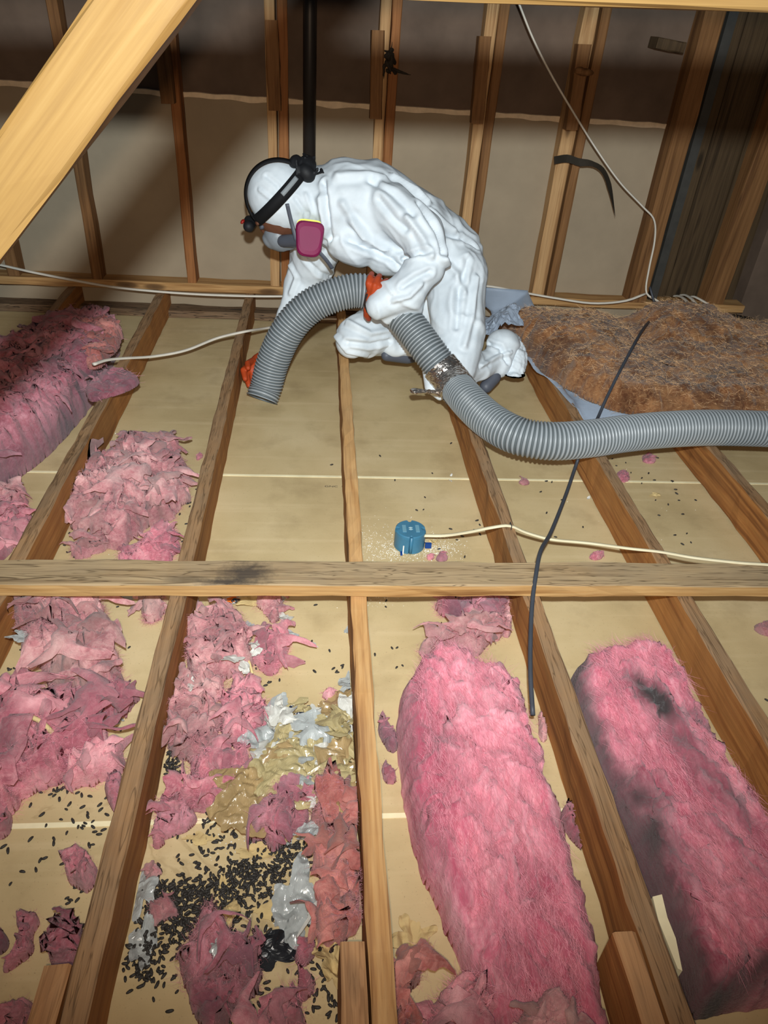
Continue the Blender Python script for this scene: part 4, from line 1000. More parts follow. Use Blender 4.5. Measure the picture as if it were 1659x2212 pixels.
# head torch on its straps
def hring(a_off, rad, w, thick, t0, t1, axis, n=48, lift=0.004, squash=(0.122, 0.100, 0.128)):
    """band over the hood: points on the hood ellipsoid in a tilted plane"""
    Vv = []; ks = np.linspace(t0, t1, n)
    for t in ks:
        for e in (-w, w):
            for r_ in (0, thick):
                if axis == 'crown': q_ = np.array([math.cos(t), math.sin(t), a_off+e])
                else: q_ = np.array([math.cos(t), a_off+e, math.sin(t)])
                q_ = q_/np.linalg.norm(q_)
                Vv.append(HP(*(q_*(np.array(squash)+lift+r_))))
    F = []
    for i in range(n-1):
        b = i*4; c = b+4
        F += [(b+1, c+1, c+3, b+3), (b, b+2, c+2, c), (b, c, c+1, b+1), (b+2, b+3, c+3, c+2)]
    F += [(0, 1, 3, 2), ((n-1)*4, (n-1)*4+2, (n-1)*4+3, (n-1)*4+1)]
    return Vv, F
mb = MB(); mb.add(*hring(0.10, 1, 0.15, 0.004, 0.0, 2*math.pi, 'crown', 64, 0.010))
torch = ppart(mb, 'head_torch', M['strap'], label='black head torch strapped over the hood')
mb = MB(); mb.add(*hring(0.42, 1, 0.10, 0.004, 0.15, math.pi-0.1, 'side', 48, 0.010)); ppart(mb, 'crown_strap', M['strap'], torch)
mb = MB(); mb.add(*hring(0.12, 1, 0.055, 0.0055, 1.75, 2.35, 'crown', 16, 0.0105)); ppart(mb, 'strap_badge', M['strap_grey'], torch)
mb = MB(); mb.add(*ell(HP(0.150, 0, 0.02), (0.022, 0.040, 0.024), hx, 16)); mb.add(*cap_(HP(0.155, -0.03, 0.018), HP(0.155, 0.04, 0.018), 0.02, 0.02)); ppart(mb, 'lamp_housing', M['black'], torch, vox=0.004)
mb = MB(); mb.add(*ell(HP(0.16, 0.03, 0.043), (0.010, 0.014, 0.006), hx, 12)); ppart(mb, 'lamp_button', M['red'], torch)
mb = MB(); mb.add(*ell(HP(-0.142, 0.01, 0.012), (0.030, 0.052, 0.032), hx, 16)); mb.add(*ell(HP(-0.125, 0.055, 0.0), (0.028, 0.026, 0.034), hx, 14)); mb.add(*ell(HP(-0.12, 0.03, 0.05), (0.025, 0.03, 0.02), hx, 14))
rg = np.random.default_rng(4)
for k in range(14):
    c_ = HP(-0.142, 0.03, 0.01)+rg.normal(0, 0.022, 3); mb.add(*cap_(c_, c_+rg.normal(0, 0.018, 3), 0.006, 0.004, 8))
ppart(mb, 'battery_pack', M['black'], torch, vox=0.004)
# respirator
mb = MB(); mb.add(*ell(HP(0.110, 0, -0.085), (0.052, 0.056, 0.058), hx, 20)); mb.add(*ell(HP(0.148, 0, -0.075), (0.022, 0.034, 0.034), hx, 14)); mb.add(*ell(HP(0.09, 0, -0.125), (0.04, 0.045, 0.03), hx, 14))
resp = ppart(mb, 'respirator', M['mask'], vox=0.0045, label='grey half-mask respirator with magenta filters')
def rpoly(w0, w1, h, r=0.03, n=6):
    base = [(-w0, h), (w0, h), (w1, -h), (-w1, -h)]; out = []
    for i in range(4):
        p_ = np.array(base[i]); a = np.array(base[i-1])-p_; b = np.array(base[(i+1) % 4])-p_; a /= np.linalg.norm(a); b /= np.linalg.norm(b)
        for t in np.linspace(0, 1, n): q0 = p_+a*r*(1-t)**2+b*r*t**2; out.append(tuple(q0))
    return out
for sgn in (1, -1):
    cc_ = PY(668, 517, 2.60) if sgn == 1 else HP(0.10, -0.13, -0.13)
    nn_ = np.array([0.10, -0.93*sgn, 0.34]); nn_ /= np.linalg.norm(nn_); ux = np.array([0.985, 0.1*sgn, -0.10]); ux -= nn_*(ux@nn_); ux /= np.linalg.norm(ux); uy = np.cross(nn_, ux)*1.0
    if uy[2] < 0: uy = -uy
    def lofted(layers, mi=0):
        mb_ = MB(); k_ = None; Vs = []
        for (w0, w1, h, dz) in layers:
            pl = rpoly(w0, w1, h); k_ = len(pl); Vs += [cc_+ux*p_[0]+uy*(p_[1]+(0.012 if dz < -0.0122 else 0))+nn_*dz for p_ in pl]
        Fs = [(i*k_+j, i*k_+(j+1) % k_, (i+1)*k_+(j+1) % k_, (i+1)*k_+j) for i in range(len(layers)-1) for j in range(k_)]
        Fs += [list(range(k_))[::-1], list(range((len(layers)-1)*k_, len(layers)*k_))]
        mb_.add(Vs, Fs); return mb_
    fm = lofted([(0.046, 0.036, 0.052, -0.012), (0.052, 0.040, 0.058, -0.004), (0.052, 0.040, 0.058, 0.010), (0.047, 0.036, 0.052, 0.018), (0.040, 0.031, 0.040, 0.0205)])
    car = ppart(fm, 'filter_cartridge', M['magenta'], resp, smooth=False)
    fm = lofted([(0.046, 0.030, 0.046, -0.030), (0.050, 0.032, 0.052, -0.022), (0.050, 0.034, 0.054, -0.0125)]); ppart(fm, 'filter_ring', M['lime'], resp, smooth=False)
    mb = MB(); mb.add(*cap_(HP(0.10, 0.05*sgn, -0.10), cc_-nn_*0.03, 0.022, 0.022)); ppart(mb, 'inlet_arm', M['mask_dk'], resp)
for pts in ([PY(640, 520, 2.64), PY(632, 490, 2.655), PY(625, 462, 2.655), PY(620, 440, 2.652)], [PY(690, 545, 2.60), PY(705, 562, 2.60), PY(718, 580, 2.61)]):
    V_, F_ = tube_arrays(spline(pts, 14), 0.007, 8, 0.3, True, (0, 1, 0.3)); mb = MB(); mb.add(V_, F_); ppart(mb, 'mask_strap', M['mask_dk'], resp)
# gloves: palm, four fingers and a thumb each
def finger(mb, pts, r0, r1): chain(mb, pts, np.linspace(r0, r1, len(pts)))
mb = MB()
pc = PY(806, 648, 2.475)
chain(mb, [PY(822, 664, 2.465), pc, PY(803, 640, 2.478)], [0.026, 0.030, 0.024])
finger(mb, [PY(800, 628, 2.475), PY(796, 612, 2.470), PY(799, 600, 2.49), PY(803, 592, 2.53)], 0.0125, 0.010)     # index over the hose
finger(mb, [PY(806, 634, 2.465), PY(810, 616, 2.462), PY(816, 602, 2.49), PY(820, 596, 2.53)], 0.0125, 0.010)
finger(mb, [PY(815, 640, 2.462), PY(822, 622, 2.46), PY(830, 610, 2.49), PY(836, 606, 2.53)], 0.012, 0.009)
finger(mb, [PY(822, 648, 2.463), PY(832, 632, 2.46), PY(842, 622, 2.49)], 0.011, 0.009)
finger(mb, [PY(798, 655, 2.475), PY(793, 668, 2.48), PY(792, 680, 2.50), PY(796, 688, 2.53)], 0.014, 0.011)        # thumb below
ppart(mb, 'glove', M['glove'], vox=0.0035, label='orange work glove gripping the hose')
mb = MB(); chain(mb, [PY(800, 668, 2.475), PY(792, 655, 2.470), PY(794, 638, 2.468)], [0.018, 0.012, 0.008]); ppart(mb, 'glove_back', M['glove_k'], vox=0.0035)
mb = MB()
pc = PY(548, 800, 2.66)
chain(mb, [PY(578, 768, 2.77), PY(560, 782, 2.72), pc], [0.030, 0.034, 0.034])
finger(mb, [pc, PY(545, 818, 2.62), PY(556, 838, 2.585)], 0.0145, 0.011)
finger(mb, [PY(541, 796, 2.66), PY(532, 812, 2.61), PY(538, 832, 2.575)], 0.0145, 0.011)
finger(mb, [PY(540, 788, 2.66), PY(526, 800, 2.60), PY(530, 818, 2.565)], 0.0145, 0.011)
finger(mb, [PY(545, 780, 2.67), PY(535, 785, 2.62), PY(536, 795, 2.59)], 0.0135, 0.010)
finger(mb, [PY(556, 795, 2.70), PY(575, 815, 2.66), PY(590, 830, 2.62)], 0.0145, 0.012)
ppart(mb, 'glove', M['glove'], vox=0.0035, label='orange work glove behind the hose mouth')
# knee pad and overshoe
mb = MB(); chain(mb, [PY(835, 768, 2.66), PY(880, 772, 2.69), PY(920, 765, 2.74)], [0.022, 0.026, 0.022]); ppart(mb, 'knee_pad', M['mask_dk'], vox=0.005)
mb = MB(); chain(mb, [PY(1050, 835, 2.52), PY(1068, 815, 2.545), PY(1066, 790, 2.58)], [0.026, 0.026, 0.02]); ppart(mb, 'shoe_sole', M['mask_dk'], vox=0.005)
mb = MB(); chain(mb, [PY(1098, 745, 2.68), PY(1108, 775, 2.64), PY(1110, 805, 2.59)], [0.052, 0.056, 0.044]); mb.add(*ell(PY(1108, 816, 2.565), (0.045, 0.05, 0.030)))
me = remesh(mb, 0.005, 4); V_, N_ = coords(me)
V_ = V_+N_*(0.013*(ridged(V_*np.array([26, 26, 13]), 81, 3, 0.6)-0.45))[:, None]; V_[:, 2] = np.maximum(V_[:, 2], JH+0.004)
me.vertices.foreach_set('co', (V_-PL).astype(np.float32).ravel()); me.materials.clear(); me.materials.append(M['suit']); me.polygons.foreach_set('use_smooth', np.ones(len(me.polygons), bool)); me.update()
o = link('overshoe', me, person); o['label'] = 'crumpled white overshoe'

# ================================================================== VACUUM HOSE
R0 = 0.0575; HZ = JH+0.064
hp = [PY(566, 862, 2.475), PY(575, 835, 2.50), PY(590, 780, 2.52), PY(620, 716, 2.53), PY(662, 668, 2.54), PY(715, 640, 2.55), PY(775, 628, 2.56), PY(830, 645, 2.55), PY(880, 697, 2.47), PY(925, 757, 2.39), PY(975, 822, 2.31)]
hp += [PZ(1015, 870, HZ+0.01), PZ(1062, 912, HZ), PZ(1120, 942, HZ), PZ(1190, 953, HZ), PZ(1270, 948, HZ), PZ(1350, 937, HZ), PZ(1440, 928, HZ), PZ(1540, 924, HZ), PZ(1659, 927, HZ), PZ(1800, 935, HZ)]
hp = np.array(hp)
Ctr = spline(hp, 400); Lh = np.linalg.norm(np.diff(Ctr, axis=0), axis=1).sum()
pitch_ = 0.0122; ring = 6; nr = int(Lh/pitch_)*ring; Ctr = spline(Ctr, nr)
ph = np.arange(nr) % ring
rr_ = R0+np.array([0.0030, 0.0034, 0.0018, -0.0018, -0.0024, 0.0004])[ph]
Vh, Fh = tube_arrays(Ctr, rr_, 36, 1.0, False)
mi = np.repeat(np.where(np.isin(ph[:-1], [0, 1, 5]), 1, 0), 36)
# inner wall at the mouth
Vi, Fi_ = tube_arrays(Ctr[:40], R0-0.006, 36, 1.0, False); nb_ = len(Vh)
Fall = list(Fh)+[tuple(nb_+k for k in reversed(f)) for f in Fi_]+[(j, (j+1) % 36, nb_+(j+1) % 36, nb_+j) for j in range(36)][::1]
hr = empty('vacuum_hose', PZ(1190, 990, JH)); hl = np.array(hr.location)
link('hose_wall', mesh_np('hose_wall', np.array(Vh+Vi)-hl, Fall, True, [M['hose'], M['hose_rib']], list(mi)+[0]*(len(Fi_)+36)), hr)
tag(hr, 'long corrugated grey vacuum hose curving from the worker to the right edge', 'hose')
# silver tape wrap with a loose tail
i0 = int(np.argmin(np.linalg.norm(Ctr-PY(950, 788, 2.35), axis=1))); i1 = int(np.argmin(np.linalg.norm(Ctr-PY(1010, 864, 2.25), axis=1)))
Ct = spline(Ctr[i0:i1], 26)
Vt, Ft = tube_arrays(Ct, R0+0.0052, 60, 1.0, False); Vt = np.array(Vt)
Vt += 0.0032*np.stack([ridged(Vt*np.array([60, 60, 60])+k*7, 90+k, 2)-0.5 for k in range(3)], 1)
o = link('silver_tape', mesh_np('silver_tape', Vt-hl, Ft, False, [M['foil']]), hr); o['label'] = 'crinkled silver foil tape wrapped round the hose'
md = o.modifiers.new('thick', 'SOLIDIFY'); md.thickness = 0.0006
tp = spline([PY(948, 850, 2.30), PY(925, 846, 2.27), PY(905, 845, 2.25), PY(888, 845, 2.24)], 24)
Vt, Ft = tube_arrays(tp, np.r_[np.linspace(0.017, 0.010, 12), np.linspace(0.011, 0.016, 10), 0.015, 0.009], 12, 0.6); Vt = np.array(Vt); Vt += 0.0035*np.stack([noise(Vt*90+k*5, 95+k) for k in range(3)], 1)
o = link('tape_tail', mesh_np('tape_tail', Vt-hl, Ft, False, [M['foil']]), hr)

mb = MB(); chain(mb, [PY(925, 800, 2.42), PY(932, 835, 2.37), PY(950, 856, 2.345)], [0.022, 0.026, 0.016]); ppart(mb, 'knee_cloth', M['suit'], vox=0.005)
# ================================================================== BLUE ELECTRICAL BOX
bc = PZ(886, 1192, 0.0); bc = np.array([bc[0], bc[1]+0.033, 0.0])
box = empty('electrical_box', bc)
def ring_poly(r, notch, n=72):
    out = []
    for i in range(n):
        t = 2*math.pi*i/n; rr2 = r
        for (a, wd2, dp) in notch:
            if abs((t-a+math.pi) % (2*math.pi)-math.pi) < wd2: rr2 = r-dp
        out.append((rr2*math.cos(t), rr2*math.sin(t)))
    return out
mb = MB(); k = 72; Vb = []
notch_t = [(math.pi/2, 0.13, 0.009), (-math.pi/2-0.02, 0.10, 0.007), (0.0, 0.22, 0.010), (math.pi, 0.22, 0.010)]
notch_b = [(-math.pi/2-0.02, 0.10, 0.007)]
for (r, z, nt) in ((0.0445, -0.012, notch_b), (0.0445, 0.05, notch_b), (0.0435, 0.0565, notch_t), (0.041, 0.0585, notch_t)):
    Vb += [(x, y, z) for x, y in ring_poly(r, nt)]
Fb = [(i*k+j, i*k+(j+1) % k, (i+1)*k+(j+1) % k, (i+1)*k+j) for i in range(3) for j in range(k)]+[list(range(k))[::-1], list(range(3*k, 4*k))]
mb.add(Vb, Fb)
mb.build('box_body', M['blue'], box)
for x in (-0.019, 0.019):
    mb = MB(); mb.box((x-0.0055, -0.017, 0.0580), (x+0.0055, 0.015, 0.0605)); mb.build('raised_pad', simple('worn_blue', L(104,148,166), 0.6), box)
for ang in (-math.pi/2-0.02,):
    mb = MB(); mb.tube([(0.0405*math.cos(ang), 0.0405*math.sin(ang), -0.01), (0.0405*math.cos(ang), 0.0405*math.sin(ang), 0.056)], 0.0042, 10); mb.build('rib', M['blue'], box, True)
for y in (0.004, -0.004):
    mb = MB(); mb.prism([(-0.006, 0), (0, -0.003), (0.006, 0), (0, 0.003)], (0, y, 0.0585), (1, 0, 0), (0, 1, 0), (0, 0, 1), 0.0012); mb.build('moulded_mark', simple('scuffed_white', L(170,196,200), 0.7), box)
mb = MB(); mb.box((0.044, -0.022, 0.004), (0.062, -0.014, 0.020)); mb.build('fixing_tab', M['blue_dk'], box)
mb = MB(); mb.box((-0.030, -0.052, 0.001), (-0.024, -0.038, 0.006)); mb.build('fixing_tab', M['blue_dk'], box)
mb = MB(); mb.box((-0.024, -0.0455, 0.0), (-0.0205, -0.043, 0.030)); mb.build('scratch_label', M['white_dust'], box)
tag(box, 'round blue plastic electrical box set in the ceiling board', 'electrical box')

# ================================================================== CABLES
def cable(name, pts, r, mat, label, flat=0.6, n=90, group=None):
    P = spline(pts, n); V_, F_ = tube_arrays(P, r, 8, flat, True); c = P[0].copy()
    o = link(name, mesh_np(name, np.array(V_)-c, F_, True, [mat]), None, c); tag(o, label, 'cable', group); return o
cable('cable', [PZ(915, 1157, 0.048), PZ(960, 1157, 0.055), PZ(1010, 1150, 0.095), PZ(1060, 1140, 0.130), (0.4244, PZ(1095, 1137, JH+0.006)[1], JH+0.008), PZ(1135, 1150, 0.115), PZ(1190, 1165, 0.10), PZ(1270, 1173, 0.10), PZ(1360, 1185, 0.125), PZ(1425, 1192, JH+0.008), PZ(1500, 1205, JH+0.03), PZ(1600, 1216, JH+0.042), PZ(1659, 1220, JH+0.045), PZ(1800, 1235, JH+0.045)], 0.0062, M['cable'], 'cream cable running from the blue box over the joists to the right edge')
cable('cable', [PY(-60, 560, 3.35), PY(0, 572, 3.35), PY(80, 590, 3.33), PY(200, 613, 3.31), PY(260, 622, 3.29), PY(370, 632, 3.28), PY(480, 638, 3.27), PY(600, 640, 3.27), PY(700, 636, 3.27), PY(850, 620, 3.28), PY(1040, 617, 3.29), PY(1120, 630, 3.29), PY(1200, 644, 3.29), PY(1280, 655, 3.28), PY(1350, 650, 3.29), PY(1395, 634, 3.31)], 0.0085, M['cable_w'], 'white cable strung along the foot of the back wall')
cable('cable', [PZ(202, 787, 0.17), PZ(230, 778, JH+0.03), PZ(268, 774, JH+0.008), PZ(330, 770, 0.10), PZ(400, 757, 0.095), PZ(470, 730, 0.11), PZ(530, 716, JH+0.008), PZ(580, 708, 0.10), PZ(680, 690, 0.09), PZ(760, 690, 0.06)], 0.0085, M['cable_w'], 'white cable crossing two joists and ending in the thick torn batt')
cable('cable', [PY(1105, -30, 3.2), PY(1122, 10, 3.2), PY(1150, 80, 3.22), PY(1190, 160, 3.24), PY(1240, 245, 3.26), PY(1290, 325, 3.28), PY(1340, 395, 3.29), PY(1390, 448, 3.30), PY(1413, 475, 3.30), PY(1414, 520, 3.31), PY(1402, 580, 3.31), PY(1396, 632, 3.30), PY(1420, 650, 3.24), PY(1450, 672, 3.15)], 0.0068, M['cable_w'], 'thin pale cable slanting down the wall from the top edge')
for k_, (a, b) in enumerate((((1468, 640), (1505, 690)), ((1482, 638), (1525, 695)), ((1503, 642), (1600, 725)))):
    pa = PY(a[0], a[1], 3.33); pb = PY(b[0], b[1], 3.02)
    cable('cable', [pa+[0, 0.06, -0.02], pa, pa*0.6+pb*0.4+[0, 0, 0.015], pb, pb+[0.04, -0.06, -0.08]], 0.0085, M['cable_w'], ['grey cable over the plate behind the brown batt, leftmost of three', 'grey cable over the plate behind the brown batt, middle of three', 'longest grey cable over the plate behind the brown batt, rightmost of three'][k_], n=30)
cable('cable', [PY(1404, 620, 3.25), PY(1415, 668, 3.16), PZ(1382, 722, 0.31), PZ(1345, 790, 0.27), PZ(1310, 860, 0.20), PZ(1290, 905, 0.155), PZ(1262, 955, 0.20), PZ(1246, 1000, 0.12), PZ(1222, 1070, 0.11), PZ(1190, 1150, 0.13), PZ(1168, 1190, JH+0.043), PZ(1158, 1240, JH+0.045), PZ(1150, 1300, 0.15), PZ(1146, 1380, 0.13), PZ(1146, 1460, 0.11), PZ(1151, 1545, 0.085)], 0.0055, M['cable_grey'], 'black cable running from the wall over the brown batt to the clean pink batt', 1.0, 140)
# staple on the cream cable
p = (0.4244, PZ(1097, 1137, JH+0.006)[1], JH+0.008)
mb = MB(); mb.tube([(p[0]+0.004, p[1]-0.009, JH), (p[0]+0.004, p[1]-0.009, JH+0.014), (p[0]+0.004, p[1]+0.009, JH+0.014), (p[0]+0.004, p[1]+0.009, JH)], 0.0014, 6)
o = mb.build('cable_staple', M['grey_metal'], None, loc=p); tag(o, 'metal staple holding the cream cable on the joist', 'staple')

# ================================================================== THINGS ON THE BACK WALL
pa = PY(668, 355, 3.32)
mb = MB(); mb.tube([(pa[0], 3.32, JH+0.04), (pa[0], 3.32, 2.3)], 0.026, 24); V_ = mb
o = V_.build('vent_pipe', M['black_pipe'], None, True, loc=(pa[0], 3.32, 0.0)); tag(o, 'black plastic vent pipe rising behind the worker’s head', 'pipe')
tpt = [PY(1196, 346, 3.33), PY(1225, 342, 3.345), PY(1250, 350, 3.33), PY(1275, 352, 3.32), PY(1300, 366, 3.31), PY(1315, 400, 3.31), PY(1328, 466, 3.31)]
P = spline(tpt, 30); hw = np.interp(np.arange(30), [0, 8, 12, 20, 29], [0.015, 0.015, 0.009, 0.011, 0.0015]); T = np.gradient(P, axis=0); T /= np.linalg.norm(T, axis=1)[:, None]
U = np.cross(T, np.tile([0, 1.0, 0], (30, 1))); V_ = np.vstack([P+U*hw[:, None], P-U*hw[:, None]+[0, -0.012, 0]])
o = link('tape_strip', mesh_np('tape_strip', V_-P[0], [(i, i+1, 31+i, 30+i) for i in range(29)], False, [M['tape_blk']]), None, P[0]); md = o.modifiers.new('t', 'SOLIDIFY'); md.thickness = 0.0008
tag(o, 'black tape strip hanging loose from a wall stud', 'tape')
c = PY(848, 130, 3.33)
mb = MB(); rg = np.random.default_rng(9)
for k_ in range(16): q0 = c+rg.normal(0, 0.022, 3); mb.add(*cap_(q0, q0+rg.normal(0, 0.03, 3), 0.009, 0.003, 8))
me = remesh(mb, 0.005, 1); V_, _ = coords(me); me.vertices.foreach_set('co', (V_-c).astype(np.float32).ravel()); me.materials.clear(); me.materials.append(M['tape_blk'])
o = link('cobweb_wad', me, None, c); tag(o, 'dark wad of cobweb and dirt caught on a stud high up', 'debris')
c = PY(1262, 156, 3.31); mb = MB(); mb.add(*ell(c, (0.04, 0.02, 0.014))); mb.add(*ell(c+[-0.02, 0, 0.006], (0.02, 0.018, 0.012)))
o = mb.build('dark_knot_block', M['stud_brown'], None, True, loc=c); tag(o, 'dark lump stuck on the stud near the top right', 'debris')
# vent duct boot in the far right corner
c = PY(1610, 705, 3.25)
mb = MB(); mb.tube([c+[-0.06, 0.05, -0.12], c+[-0.05, 0.04, 0.0], c+[0.16, -0.02, -0.03], c+[0.3, -0.05, -0.06]], 0.05, 18)
o = mb.build('duct', M['black_pipe'], None, True, loc=c); tag(o, 'dark duct behind the brown batt at the right edge', 'duct')

# ================================================================== LITTER
def film(name, col, rough=0.26, trans=0.12):
    t = NT(name); n_ = t.noise(t.coord('Object'), 30, 4, 0.6)
    c = t.ramp(n_, [(0.3, tuple(x*0.8 for x in col)), (0.7, tuple(min(1, x*1.15) for x in col))])
    t.bump(t.noise(t.coord('Object'), 90, 3, 0.6), 0.3, 0.002)
    return t.set(c, rough, 0.6, Transmission_Weight=trans)
M['ochre'] = film('ochre_bag_film', L(180,164,120)); M['amber'] = film('amber_bag_film', L(168,142,100)); M['clear'] = film('cloudy_clear_film', L(184,188,186), 0.24, 0.25)
M['white_film'] = film('white_paper_film', L(192,190,182), 0.5, 0.05); M['navy'] = film('navy_film', L(40,48,66), 0.25, 0.0); M['bluegrey'] = film('blue_grey_film', L(116,132,152), 0.25, 0.1)
M['blackf'] = film('black_film', L(30,32,36), 0.35, 0.0); M['tan_paper'] = simple('tan_torn_paper', L(196,172,122), 0.85, 0.1, 0.1, 30); M['orange_paper'] = simple('orange_paper', L(226,116,40), 0.7, 0.2)
M['straw'] = simple('straw_stalk', L(206,186,134), 0.8, 0.1)
